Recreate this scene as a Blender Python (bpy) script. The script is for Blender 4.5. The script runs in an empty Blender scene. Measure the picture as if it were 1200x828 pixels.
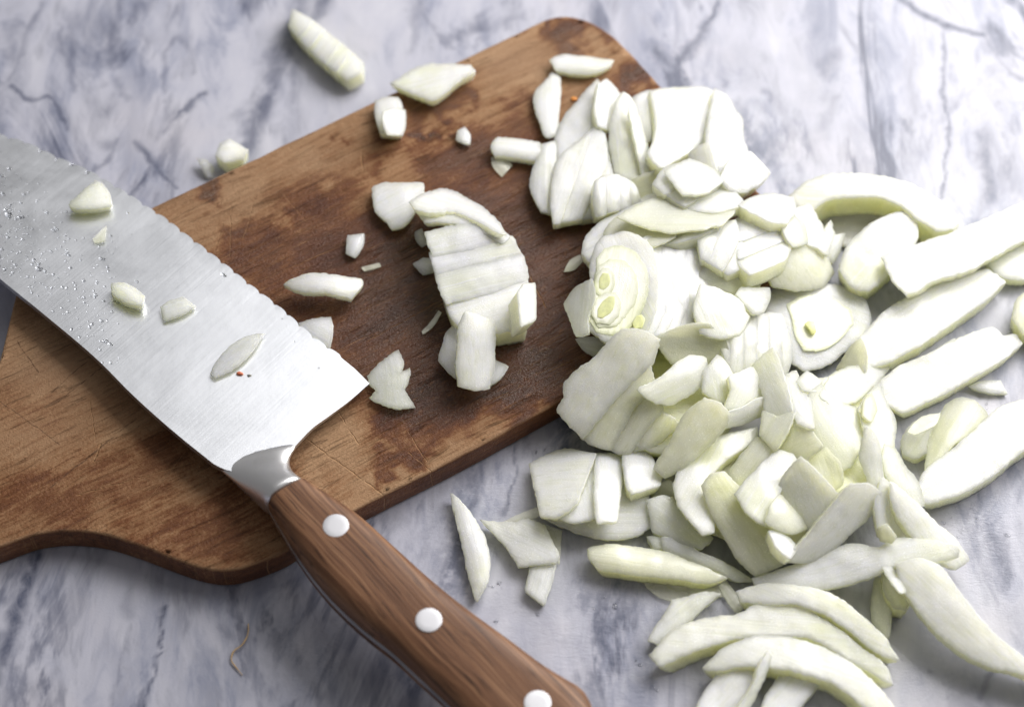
import bpy, bmesh, math, random
import numpy as np
from mathutils import Vector, noise as mnoise
from mathutils.geometry import delaunay_2d_cdt

random.seed(7)
rng = np.random.default_rng(7)
scene = bpy.context.scene
COL = scene.collection

# ------------------------------------------------------------------ camera
CAM_D, CAM_TH, CAM_F = 0.667, math.radians(57.0), 2800.0
cC = np.array([0.0, -CAM_D * math.cos(CAM_TH), CAM_D * math.sin(CAM_TH)])
cF = np.array([0.0, math.cos(CAM_TH), -math.sin(CAM_TH)])
cU = np.array([0.0, math.sin(CAM_TH), math.cos(CAM_TH)])
cam_data = bpy.data.cameras.new('camera')
cam = bpy.data.objects.new('camera', cam_data)
COL.objects.link(cam)
cam.location = cC
cam.rotation_euler = (math.pi / 2 - CAM_TH, 0, 0)
cam_data.sensor_width = 36.0
cam_data.lens = CAM_F / 1200.0 * 36.0
cam_data.clip_start = 0.01
cam_data.clip_end = 20.0
cam_data.dof.use_dof = True
cam_data.dof.focus_distance = 0.645
cam_data.dof.aperture_fstop = 7.5
cam_data.dof.aperture_blades = 7
scene.camera = cam

# ------------------------------------------------------------------ room light
world = bpy.data.worlds.new('World')
scene.world = world
world.use_nodes = True
world.node_tree.nodes['Background'].inputs[0].default_value = (1.0, 0.98, 0.96, 1)
world.node_tree.nodes['Background'].inputs[1].default_value = 0.20


def area_lamp(name, loc, target, sx, sy, power, colour):
    ld = bpy.data.lights.new(name, 'AREA')
    ld.shape = 'RECTANGLE'
    ld.size, ld.size_y = sx, sy
    ld.energy = power
    ld.color = colour
    lo = bpy.data.objects.new(name, ld)
    COL.objects.link(lo)
    lo.location = loc
    d = Vector(target) - Vector(loc)
    lo.rotation_euler = d.to_track_quat('-Z', 'Y').to_euler()
    return lo


area_lamp('window_light', (0.47, 0.38, 0.46), (0.07, 0.0, 0.0), 0.80, 0.56, 12.3, (1.0, 0.975, 0.94))
# fill lamp added for bounce off the room's ceiling, placed to brighten the blade
area_lamp('ceiling_fill', (0.28, 0.74, 1.15), (0.0, 0.0, 0.0), 1.0, 0.9, 3.2, (1.0, 0.985, 0.965))

scene.view_settings.view_transform = 'Standard'
scene.view_settings.look = 'None'
scene.view_settings.exposure = 0.0
scene.view_settings.gamma = 1.0
scene.cycles.use_denoising = True
scene.cycles.max_bounces = 16
scene.cycles.transmission_bounces = 12
scene.cycles.diffuse_bounces = 10
scene.cycles.transparent_max_bounces = 12

MM = 0.001


# ------------------------------------------------------------------ geometry helpers
def at(px, py, z):
    """points of the photograph -> points of the table at height z (metres); arrays or scalars"""
    px = np.asarray(px, float); py = np.asarray(py, float); z = np.asarray(z, float)
    a = (px - 600.0) / CAM_F
    b = (414.0 - py) / CAM_F
    dx = a
    dy = cF[1] + cU[1] * b
    dz = cF[2] + cU[2] * b
    t = (z - cC[2]) / dz
    return np.stack([cC[0] + t * dx, cC[1] + t * dy, z + 0 * t], -1)


def to_px(P):
    v = P - cC
    d = v @ cF
    return 600 + CAM_F * v[..., 0] / d, 414 - CAM_F * (v @ cU) / d


def spline(pts, step, corner=42.0, closed=True):
    """smooth outline through pts (Catmull-Rom), sharp where the outline turns sharply"""
    P = np.array(pts, float)
    n = len(P)
    tang = np.zeros_like(P)
    sharp = np.zeros(n, bool)
    for i in range(n):
        a, b, c = P[i - 1], P[i], P[(i + 1) % n]
        if not closed and i in (0, n - 1):
            sharp[i] = True
            continue
        u, v = b - a, c - b
        ang = abs(math.degrees(math.atan2(u[0] * v[1] - u[1] * v[0], u @ v)))
        sharp[i] = ang > corner
        lu, lv = np.linalg.norm(u) + 1e-9, np.linalg.norm(v) + 1e-9
        tang[i] = (u / lu * lv + v / lv * lu) / (lu + lv)
    out = []
    m = n if closed else n - 1
    for i in range(m):
        p, q = P[i], P[(i + 1) % n]
        L = np.linalg.norm(q - p)
        k = max(1, int(round(L / step)))
        d = (q - p) / (L + 1e-9)
        ta = d if sharp[i] else tang[i]
        tb = d if sharp[(i + 1) % n] else tang[(i + 1) % n]
        for j in range(k):
            t = j / k
            h1 = 2 * t**3 - 3 * t**2 + 1; h2 = t**3 - 2 * t**2 + t
            h3 = -2 * t**3 + 3 * t**2; h4 = t**3 - t**2
            out.append(h1 * p + h2 * L * ta + h3 * q + h4 * L * tb)
    if not closed:
        out.append(P[-1])
    return np.array(out)


def inside(poly, X, Y):
    r = np.zeros(X.shape, bool)
    x1, y1 = poly[-1]
    for x2, y2 in poly:
        c = ((y1 > Y) != (y2 > Y))
        if c.any():
            with np.errstate(divide='ignore', invalid='ignore'):
                r ^= c & (X < (x2 - x1) * (Y - y1) / (y2 - y1 + 1e-12) + x1)
        x1, y1 = x2, y2
    return r


def dist_poly(poly, X, Y, closed=True):
    d = np.full(X.shape, 1e9)
    n = len(poly)
    for i in range(n if closed else n - 1):
        ax, ay = poly[i]; bx, by = poly[(i + 1) % n]
        vx, vy = bx - ax, by - ay
        h = np.clip(((X - ax) * vx + (Y - ay) * vy) / (vx * vx + vy * vy + 1e-12), 0, 1)
        d = np.minimum(d, np.hypot(X - ax - h * vx, Y - ay - h * vy))
    return d


def fill(poly, spacing, jitter=0.25):
    """triangulate a 2-D outline with inner points; the outline comes first in the result"""
    n = len(poly)
    a = 0.0
    for i in range(n):
        a += poly[i - 1][0] * poly[i][1] - poly[i][0] * poly[i - 1][1]
    if a < 0:
        poly = poly[::-1].copy()
    lo, hi = poly.min(0), poly.max(0)
    gx = np.arange(lo[0] + spacing * .5, hi[0], spacing)
    gy = np.arange(lo[1] + spacing * .5, hi[1], spacing)
    X, Y = np.meshgrid(gx, gy)
    X = X + rng.uniform(-jitter, jitter, X.shape) * spacing
    Y = Y + rng.uniform(-jitter, jitter, Y.shape) * spacing
    m = inside(poly, X, Y)
    X, Y = X[m], Y[m]
    if len(X):
        k = dist_poly(poly, X, Y) > spacing * .55
        X, Y = X[k], Y[k]
    V = [Vector(p) for p in poly] + [Vector((x, y)) for x, y in zip(X, Y)]
    r = delaunay_2d_cdt(V, [], [list(range(n))], 1, 1e-5)
    vo, fo, ov = r[0], r[2], r[3]
    pos = np.array([(v.x, v.y) for v in vo])
    loop = [None] * n
    for i, o in enumerate(ov):
        for k in o:
            if k < n:
                loop[k] = i
    loop = [i for i in loop if i is not None]
    F = []
    for f in fo:
        p = pos[list(f)]
        s = (p[1][0] - p[0][0]) * (p[2][1] - p[0][1]) - (p[1][1] - p[0][1]) * (p[2][0] - p[0][0])
        F.append(tuple(f) if s > 0 else tuple(reversed(f)))
    return pos, F, loop


def mesh_object(name, V, F, mat, parent=None, loc_attr=None, attrs=None, smooth=True, origin=None):
    V = np.asarray(V, float)
    o3 = V.mean(0) if origin is None else np.asarray(origin, float)
    if origin is None:
        o3 = np.array([o3[0], o3[1], V[:, 2].min()])
    me = bpy.data.meshes.new(name)
    me.from_pydata((V - o3).tolist(), [], [tuple(int(i) for i in f) for f in F])
    if loc_attr is not None:
        a = me.attributes.new('loc', 'FLOAT_VECTOR', 'POINT')
        a.data.foreach_set('vector', np.asarray(loc_attr, np.float32).ravel())
    for k, arr in (attrs or {}).items():
        a = me.attributes.new(k, 'FLOAT', 'POINT')
        a.data.foreach_set('value', np.asarray(arr, np.float32))
    if smooth:
        me.polygons.foreach_set('use_smooth', [True] * len(me.polygons))
    me.materials.append(mat)
    ob = bpy.data.objects.new(name, me)
    COL.objects.link(ob)
    ob.location = o3
    if parent is not None:
        ob.parent = parent
        ob.location = Vector(o3) - parent.location
    return ob


def empty(name, loc):
    e = bpy.data.objects.new(name, None)
    e.empty_display_size = 0.01
    COL.objects.link(e)
    e.location = loc
    return e


def tag(o, label=None, cat=None, group=None, kind=None):
    if label: o['label'] = label
    if cat: o['category'] = cat
    if group: o['group'] = group
    if kind: o['kind'] = kind
    return o


def smooth_noise(P, scale, octaves=4, seed=0.0):
    off = Vector((seed * 13.1, seed * 7.7, seed * 3.3))
    return np.array([mnoise.fractal(Vector(p) * scale + off, 0.6, 2.0, octaves) for p in P])


# ------------------------------------------------------------------ node helpers
class NT:
    def __init__(self, name):
        self.mat = bpy.data.materials.new(name)
        self.mat.use_nodes = True
        self.t = self.mat.node_tree
        self.n = self.t.nodes
        self.b = self.n['Principled BSDF']

    def node(self, typ, **kw):
        nd = self.n.new(typ)
        for k, v in kw.items():
            setattr(nd, k, v)
        return nd

    def put(self, sock, v):
        if isinstance(v, bpy.types.NodeSocket):
            self.t.links.new(v, sock)
        elif v is not None:
            if sock.type == 'RGBA' and hasattr(v, '__len__') and len(v) == 3:
                v = (*v, 1)
            sock.default_value = v

    def attr(self, name, vec=False):
        nd = self.node('ShaderNodeAttribute', attribute_name=name)
        return nd.outputs['Vector' if vec else 'Fac']

    def math(self, op, a, b=0.0, c=None, clamp=False):
        nd = self.node('ShaderNodeMath', operation=op, use_clamp=clamp)
        self.put(nd.inputs[0], a); self.put(nd.inputs[1], b)
        if c is not None: self.put(nd.inputs[2], c)
        return nd.outputs[0]

    def vmath(self, op, a, b=None, scale=None):
        nd = self.node('ShaderNodeVectorMath', operation=op)
        self.put(nd.inputs[0], a)
        if b is not None: self.put(nd.inputs[1], b)
        if scale is not None: self.put(nd.inputs['Scale'], scale)
        return nd.outputs['Value'] if op in ('DOT_PRODUCT', 'LENGTH') else nd.outputs['Vector']

    def mapping(self, v, scale=(1, 1, 1), rot=(0, 0, 0), loc=(0, 0, 0)):
        nd = self.node('ShaderNodeMapping')
        self.put(nd.inputs['Vector'], v)
        nd.inputs['Scale'].default_value = scale
        nd.inputs['Rotation'].default_value = rot
        nd.inputs['Location'].default_value = loc
        return nd.outputs[0]

    def noise(self, v, scale, detail=4, rough=0.55, dist=0.0, colour=False):
        nd = self.node('ShaderNodeTexNoise')
        self.put(nd.inputs['Vector'], v)
        nd.inputs['Scale'].default_value = scale
        nd.inputs['Detail'].default_value = detail
        nd.inputs['Roughness'].default_value = rough
        nd.inputs['Distortion'].default_value = dist
        return nd.outputs['Color' if colour else 'Fac']

    def ramp(self, fac, stops, interp='LINEAR'):
        nd = self.node('ShaderNodeValToRGB')
        self.put(nd.inputs[0], fac)
        cr = nd.color_ramp
        cr.interpolation = interp
        while len(cr.elements) < len(stops):
            cr.elements.new(0.5)
        for e, (p, c) in zip(cr.elements, stops):
            e.position = p
            e.color = c if len(c) == 4 else (*c, 1)
        return nd.outputs[0]

    def range(self, v, a, b, c=0.0, d=1.0, smooth=False):
        nd = self.node('ShaderNodeMapRange')
        if smooth: nd.interpolation_type = 'SMOOTHSTEP'
        self.put(nd.inputs[0], v)
        for i, x in enumerate((a, b, c, d)):
            nd.inputs[i + 1].default_value = x
        return nd.outputs[0]

    def mix(self, f, a, b, blend='MIX'):
        nd = self.node('ShaderNodeMix', data_type='RGBA', blend_type=blend)
        self.put(nd.inputs['Factor'], f)
        ia, ib = nd.inputs[6], nd.inputs[7]
        self.put(ia, a if isinstance(a, bpy.types.NodeSocket) or len(a) == 4 else (*a, 1))
        self.put(ib, b if isinstance(b, bpy.types.NodeSocket) or len(b) == 4 else (*b, 1))
        return nd.outputs[2]

    def bump(self, h, strength, dist, normal=None):
        nd = self.node('ShaderNodeBump')
        self.put(nd.inputs['Height'], h)
        nd.inputs['Strength'].default_value = strength
        nd.inputs['Distance'].default_value = dist
        if normal is not None: self.put(nd.inputs['Normal'], normal)
        return nd.outputs[0]

    def set(self, **kw):
        for k, v in kw.items():
            self.put(self.b.inputs[k.replace('_', ' ')], v)
        return self.mat

# ------------------------------------------------------------------ materials
def seg_mask(nt, p, a, b, w):
    """thin scratch from a to b in the plane of p"""
    A = Vector((a[0], a[1], 0)); B = Vector((b[0], b[1], 0)); d = B - A
    pa = nt.vmath('SUBTRACT', p, tuple(A))
    h = nt.math('DIVIDE', nt.vmath('DOT_PRODUCT', pa, tuple(d)), d.dot(d), clamp=True)
    q = nt.vmath('SCALE', tuple(d), scale=h)
    dd = nt.vmath('LENGTH', nt.vmath('SUBTRACT', pa, q))
    return nt.range(dd, w, w * 0.35)


def mat_marble():
    nt = NT('marble')
    p = nt.node('ShaderNodeTexCoord').outputs['Object']
    vein, wet = nt.attr('vein'), nt.attr('wet')
    rot = (0, 0, math.radians(12))
    cloud = nt.noise(nt.mapping(p, (30, 10, 20), rot), 1.0, 5, 0.6, 0.6)
    cloud2 = nt.noise(nt.mapping(p, (85, 34, 60), rot), 1.0, 6, 0.65, 1.2)
    grain = nt.noise(p, 900, 3, 0.6)
    n = nt.math('MULTIPLY_ADD', cloud2, 0.45, nt.math('MULTIPLY', cloud, 0.55))
    base = nt.ramp(n, [(0.30, (0.125, 0.142, 0.215)), (0.42, (0.275, 0.29, 0.375)), (0.50, (0.425, 0.43, 0.51)), (0.68, (0.525, 0.525, 0.59))])
    warm = nt.range(nt.noise(p, 22, 3), 0.55, 0.75)
    base = nt.mix(nt.math('MULTIPLY', warm, 0.22), base, (0.60, 0.53, 0.50))
    tex = nt.range(nt.noise(nt.mapping(p, (200, 90, 100), rot), 1.0, 6, 0.7, 0.8), 0.25, 0.65, 0.5, 1.15)
    v = nt.math('MULTIPLY', vein, tex, clamp=True)
    # hairline veins of the stone itself
    ridg = nt.math('ABSOLUTE', nt.math('SUBTRACT', nt.noise(nt.mapping(p, (26, 9, 20), (0, 0, math.radians(14))), 1.0, 5, 0.6, 0.9), 0.5))
    hair = nt.math('MULTIPLY', nt.range(ridg, 0.07, 0.0, smooth=True), nt.range(cloud2, 0.45, 0.7))
    v = nt.math('MAXIMUM', v, nt.math('MULTIPLY', hair, 0.6))
    rid2 = nt.math('ABSOLUTE', nt.math('SUBTRACT', nt.noise(nt.mapping(p, (17, 6.5, 20), (0, 0, math.radians(17)), (3, 1, 0)), 1.0, 6, 0.62, 1.1), 0.5))
    broad = nt.math('MULTIPLY', nt.range(rid2, 0.055, 0.0, smooth=True), nt.range(cloud, 0.58, 0.40))
    v = nt.math('MAXIMUM', v, nt.math('MULTIPLY', broad, 0.9))
    col = nt.mix(v, base, (0.055, 0.066, 0.115))
    col = nt.mix(nt.math('MULTIPLY', grain, 0.16), col, (0.36, 0.36, 0.42))
    # worn surface: fine horizontal tool ripples and pits, and a film of juice where it is wet
    rip = nt.noise(nt.mapping(p, (230, 620, 200), (0, 0, math.radians(-9))), 1.0, 5, 0.7, 1.6)
    pit = nt.noise(p, 1500, 3, 0.6)
    h = nt.math('MULTIPLY_ADD', rip, nt.math('MULTIPLY_ADD', wet, 1.0, 0.05), nt.math('MULTIPLY', pit, 0.3))
    bmp = nt.bump(h, 0.45, 0.0003)
    rough = nt.math('MULTIPLY_ADD', wet, -0.17, nt.math('MULTIPLY_ADD', grain, 0.2, 0.24))
    return nt.set(Base_Color=col, Roughness=rough, Normal=bmp, Specular_IOR_Level=0.36)


def mat_board(scratches):
    nt = NT('chopping_board_wood')
    g = nt.attr('loc', True)            # along, across, height (metres)
    stain = nt.attr('stain'); pale = nt.attr('pale')  # stain also carries painted shade, on the sides and at the lower left
    warp = nt.noise(g, 30, 3, 0.5, colour=True)
    gw = nt.vmath('ADD', g, nt.vmath('SCALE', nt.vmath('SUBTRACT', warp, (0.5, 0.5, 0.5)), scale=0.006))
    fib = nt.noise(nt.mapping(gw, (40, 900, 900)), 1.0, 5, 0.65)
    band = nt.noise(nt.mapping(gw, (5, 110, 110)), 1.0, 3, 0.5, 0.3)
    blot = nt.noise(nt.mapping(g, (65, 120, 100)), 1.0, 6, 0.68, 0.4)
    fine = nt.noise(g, 1300, 4, 0.7)
    s = nt.math('ADD', stain, nt.math('MULTIPLY', nt.math('SUBTRACT', blot, 0.5), nt.range(stain, 0.1, 0.5, 0.55, 1.05)))
    s = nt.math('ADD', s, nt.math('MULTIPLY', nt.math('SUBTRACT', fib, 0.5), 0.6))
    s = nt.math('ADD', s, nt.math('MULTIPLY', nt.math('SUBTRACT', fine, 0.5), 0.45))
    wood = nt.ramp(s, [(0.0, (0.42, 0.285, 0.175)), (0.26, (0.30, 0.172, 0.090)), (0.38, (0.18, 0.076, 0.031)),
                       (0.62, (0.088, 0.028, 0.011)), (1.0, (0.036, 0.013, 0.008))])
    wood = nt.mix(nt.range(band, 0.35, 0.7, 0.0, 0.35), wood, (0.17, 0.085, 0.042))
    wood = nt.mix(nt.range(fib, 0.56, 0.8, 0.0, 0.55), wood, (0.09, 0.043, 0.024))
    wood = nt.mix(nt.math('MULTIPLY', pale, nt.range(fine, 0.3, 0.7, 0.25, 0.75)), wood, (0.42, 0.32, 0.235))
    # knife marks: many faint ones in three directions and the long ones one can see
    marks = None
    for ang, th in ((0.72, 0.70), (-0.60, 0.715), (1.35, 0.70), (0.25, 0.72)):
        c = nt.noise(nt.mapping(g, (55, 3200, 1), (0, 0, ang)), 1.0, 2, 0.5, 0.05)
        m = nt.range(c, th - 0.055, th - 0.005)
        marks = m if marks is None else nt.math('MAXIMUM', marks, m)
    marks = nt.math('MULTIPLY', marks, nt.range(nt.noise(g, 45, 2), 0.38, 0.58))
    jit = nt.vmath('ADD', g, nt.vmath('SCALE', nt.vmath('SUBTRACT', nt.noise(g, 260, 3, 0.5, colour=True), (0.5, 0.5, 0.5)), scale=0.0011))
    jit = nt.vmath('MULTIPLY', jit, (1, 1, 0))
    lines, darkl = marks, None
    for a, b, w, dark in scratches:
        m = seg_mask(nt, jit, a, b, w)
        m = nt.math('MULTIPLY', m, nt.range(nt.noise(g, 500, 2), 0.32, 0.55))
        if dark:
            darkl = m if darkl is None else nt.math('MAXIMUM', darkl, m)
        else:
            lines = nt.math('MAXIMUM', lines, m)
    wood = nt.mix(nt.math('MULTIPLY', lines, 0.6), wood, (0.46, 0.29, 0.16))
    if darkl is not None:
        wood = nt.mix(nt.math('MULTIPLY', darkl, 0.7), wood, (0.06, 0.03, 0.018))
    fleck = nt.range(nt.noise(nt.mapping(gw, (330, 1100, 600)), 1.0, 4, 0.7), 0.56, 0.70)
    wood = nt.mix(nt.math('MULTIPLY', fleck, nt.range(stain, 0.25, 0.7, 0.15, 0.6)), wood, (0.27, 0.135, 0.062))
    crack = nt.range(nt.noise(nt.mapping(gw, (70, 650, 300)), 1.0, 4, 0.6), 0.60, 0.72)
    wood = nt.mix(nt.math('MULTIPLY', crack, 0.45), wood, (0.04, 0.02, 0.013))
    wood = nt.mix(1.0, wood, (0.82, 0.73, 0.66), 'MULTIPLY')
    h = nt.math('ADD', nt.math('MULTIPLY', fib, 0.7), nt.math('MULTIPLY', fine, 0.9))
    h = nt.math('SUBTRACT', h, nt.math('MULTIPLY', nt.math('ADD', lines, crack), 0.8))
    bmp = nt.bump(h, 0.8, 0.0005)
    rough = nt.math('ADD', nt.range(stain, 0.2, 0.9, 0.60, 0.20), nt.math('MULTIPLY', nt.math('SUBTRACT', fine, 0.5), 0.3))
    return nt.set(Base_Color=wood, Roughness=rough, Normal=bmp, Specular_IOR_Level=nt.range(stain, 0.25, 0.8, 0.2, 0.36))


def mat_handle():
    nt = NT('handle_wood')
    g = nt.attr('loc', True)
    warp = nt.noise(nt.mapping(g, (25, 60, 60)), 1.0, 3, 0.5, colour=True)
    gw = nt.vmath('ADD', g, nt.vmath('SCALE', nt.vmath('SUBTRACT', warp, (0.5, 0.5, 0.5)), scale=0.004))
    lines = nt.noise(nt.mapping(gw, (13, 1050, 420)), 1.0, 4, 0.6)
    pores = nt.noise(nt.mapping(gw, (70, 1700, 700)), 1.0, 3, 0.6)
    band = nt.noise(nt.mapping(gw, (6, 130, 60)), 1.0, 3)
    c = nt.ramp(lines, [(0.34, (0.085, 0.040, 0.022)), (0.47, (0.155, 0.078, 0.044)), (0.56, (0.215, 0.112, 0.062)), (0.68, (0.29, 0.165, 0.095))])
    c = nt.mix(nt.range(band, 0.4, 0.65, 0.0, 0.45), c, (0.125, 0.058, 0.031))
    c = nt.mix(nt.range(pores, 0.55, 0.66, 0.0, 0.8), c, (0.035, 0.016, 0.01))
    c = nt.mix(1.0, c, (0.98, 0.95, 0.92), 'MULTIPLY')
    bmp = nt.bump(nt.math('ADD', pores, lines), 0.35, 0.0002)
    return nt.set(Base_Color=c, Roughness=0.46, Normal=bmp, Specular_IOR_Level=0.28)


def mat_steel(name, brushed=True, rough=0.36, colour=(0.68, 0.70, 0.745)):
    nt = NT(name)
    g = nt.attr('loc', True)
    if brushed:
        br = nt.noise(nt.mapping(g, (2600, 30, 1), (0, 0, 0.30)), 1.0, 3, 0.6)
        br2 = nt.noise(nt.mapping(g, (700, 14, 1), (0, 0, 0.30)), 1.0, 3, 0.6)
        smear = nt.noise(g, 55, 5, 0.6, 0.5)
        film = nt.noise(g, 420, 4, 0.65)
        r = nt.math('ADD', nt.math('MULTIPLY', br, 0.10), nt.math('MULTIPLY_ADD', smear, 0.40, rough - 0.24))
        bmp = nt.bump(nt.math('ADD', nt.math('MULTIPLY', br, 0.6), nt.math('ADD', br2, nt.math('MULTIPLY', film, 1.1))), 0.16, 0.00012)
        c = nt.mix(nt.math('MULTIPLY', br2, 0.25), colour, (0.42, 0.43, 0.46))
        # small specks dried onto the steel
        sp = nt.node('ShaderNodeTexVoronoi'); sp.inputs['Scale'].default_value = 260
        nt.put(sp.inputs['Vector'], g)
        rnd = nt.math('GREATER_THAN', nt.noise(g, 70, 2), 0.60)
        spot = nt.math('MULTIPLY', nt.range(sp.outputs['Distance'], 0.12, 0.05), rnd)
        c = nt.mix(nt.math('MULTIPLY', spot, 0.55), c, (0.16, 0.16, 0.17))
        return nt.set(Base_Color=c, Metallic=1.0, Roughness=r, Normal=bmp)
    sm = nt.noise(g, 120, 4)
    return nt.set(Base_Color=colour, Metallic=1.0, Roughness=nt.math('MULTIPLY_ADD', sm, 0.14, rough - 0.07))


def mat_onion(name='onion_flesh', thin=False, sss=0.9, rimcol=(0.975, 0.98, 0.90)):
    nt = NT(name)
    g = nt.attr('loc', True)             # along the fibres, across them, random (millimetres)
    side, rim, grad = nt.attr('side'), nt.attr('rim'), nt.attr('grad')
    oc = nt.node('ShaderNodeObjectInfo').outputs['Color']
    st = nt.noise(nt.mapping(g, (0.03, 0.95, 0.5)), 1.0, 5, 0.66, 0.12)
    st2 = nt.noise(nt.mapping(g, (0.02, 0.24, 0.3)), 1.0, 2, 0.5, 0.2)
    cl = nt.noise(g, 0.12, 3, 0.5)
    grain = nt.noise(g, 2.4, 4, 0.75)
    frost = nt.range(nt.noise(g, 0.07, 2), 0.46, 0.58)
    white = (0.965, 0.96, 0.89)
    gg = nt.math('MULTIPLY_ADD', nt.math('SUBTRACT', cl, 0.5), 1.4, grad)
    c = nt.mix(nt.range(gg, 0.25, 1.05, 0.0, 1.0, smooth=True), white, (0.875, 0.895, 0.66))
    c = nt.mix(nt.range(st2, 0.50, 0.70, 0.0, 0.35), c, (0.85, 0.87, 0.66))
    c = nt.mix(nt.range(st, 0.52, 0.66, 0.0, 0.75), c, (0.98, 0.98, 0.925))
    c = nt.mix(nt.range(st, 0.47, 0.33, 0.0, 0.70), c, (0.80, 0.815, 0.66))
    c = nt.mix(nt.math('MULTIPLY', frost, nt.range(grain, 0.50, 0.68, 0.1, 0.85)), c, (0.97, 0.97, 0.955))
    c = nt.mix(nt.math('MULTIPLY', side, 0.6), c, (0.87, 0.90, 0.55))
    c = nt.mix(nt.math('MULTIPLY', rim, 0.6), c, rimcol)
    c = nt.mix(1.0, c, oc, 'MULTIPLY')
    h = nt.math('ADD', nt.math('MULTIPLY', st, 0.55), nt.math('MULTIPLY', grain, nt.math('MULTIPLY_ADD', frost, 0.55, 0.2)))
    bmp = nt.bump(h, 0.6, 0.00038)
    r = nt.range(grain, 0.3, 0.7, 0.10, 0.32)
    nt.set(Base_Color=c, Roughness=r, Normal=bmp, Specular_IOR_Level=0.75,
           Transmission_Weight=0.19 if sss else 0.0, IOR=1.36, Alpha=nt.math('MULTIPLY_ADD', rim, -0.30, 1.0),
           Subsurface_Weight=sss * .9, Subsurface_Radius=(1.0, 0.95, 0.66), Subsurface_Scale=0.0085,
           Coat_Weight=0.3, Coat_Roughness=0.09)
    if thin:
        nt.set(Alpha=nt.range(cl, 0.3, 0.7, 0.28, 0.6), Subsurface_Weight=0.0, Roughness=0.2)
    return nt.mat


def mat_plain(name, colour, rough=0.5, sss=0.0):
    nt = NT(name)
    g = nt.node('ShaderNodeTexCoord').outputs['Object']
    n = nt.noise(g, 900, 3)
    c = nt.mix(nt.range(n, 0.35, 0.7, 0, 0.5), colour, tuple(x * 0.6 for x in colour))
    nt.set(Base_Color=c, Roughness=rough)
    if sss:
        nt.set(Subsurface_Weight=sss, Subsurface_Scale=0.002, Subsurface_Radius=(1, 0.9, 0.4))
    return nt.mat


def mat_water():
    nt = NT('water')
    n = nt.noise(nt.node('ShaderNodeTexCoord').outputs['Object'], 300, 2)
    return nt.set(Base_Color=(0.97, 0.98, 1, 1), Roughness=nt.math('MULTIPLY', n, 0.06), Transmission_Weight=1.0, IOR=1.33)


ONION = mat_onion()
FILM = mat_onion('onion_membrane', True)
THIN = mat_onion('thin_onion_flesh')
_s = THIN.node_tree.nodes['Principled BSDF'].inputs['Alpha']
_s.links[0].from_node.inputs[2].default_value = 0.78
RING = mat_onion('onion_ring', False, 0.0, (0.62, 0.66, 0.42))
GREEN = mat_plain('onion_germ', (0.84, 0.86, 0.42), 0.4, 0.5)

# ------------------------------------------------------------------ marble worktop
BT = 0.0095          # height of the board's top face


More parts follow.
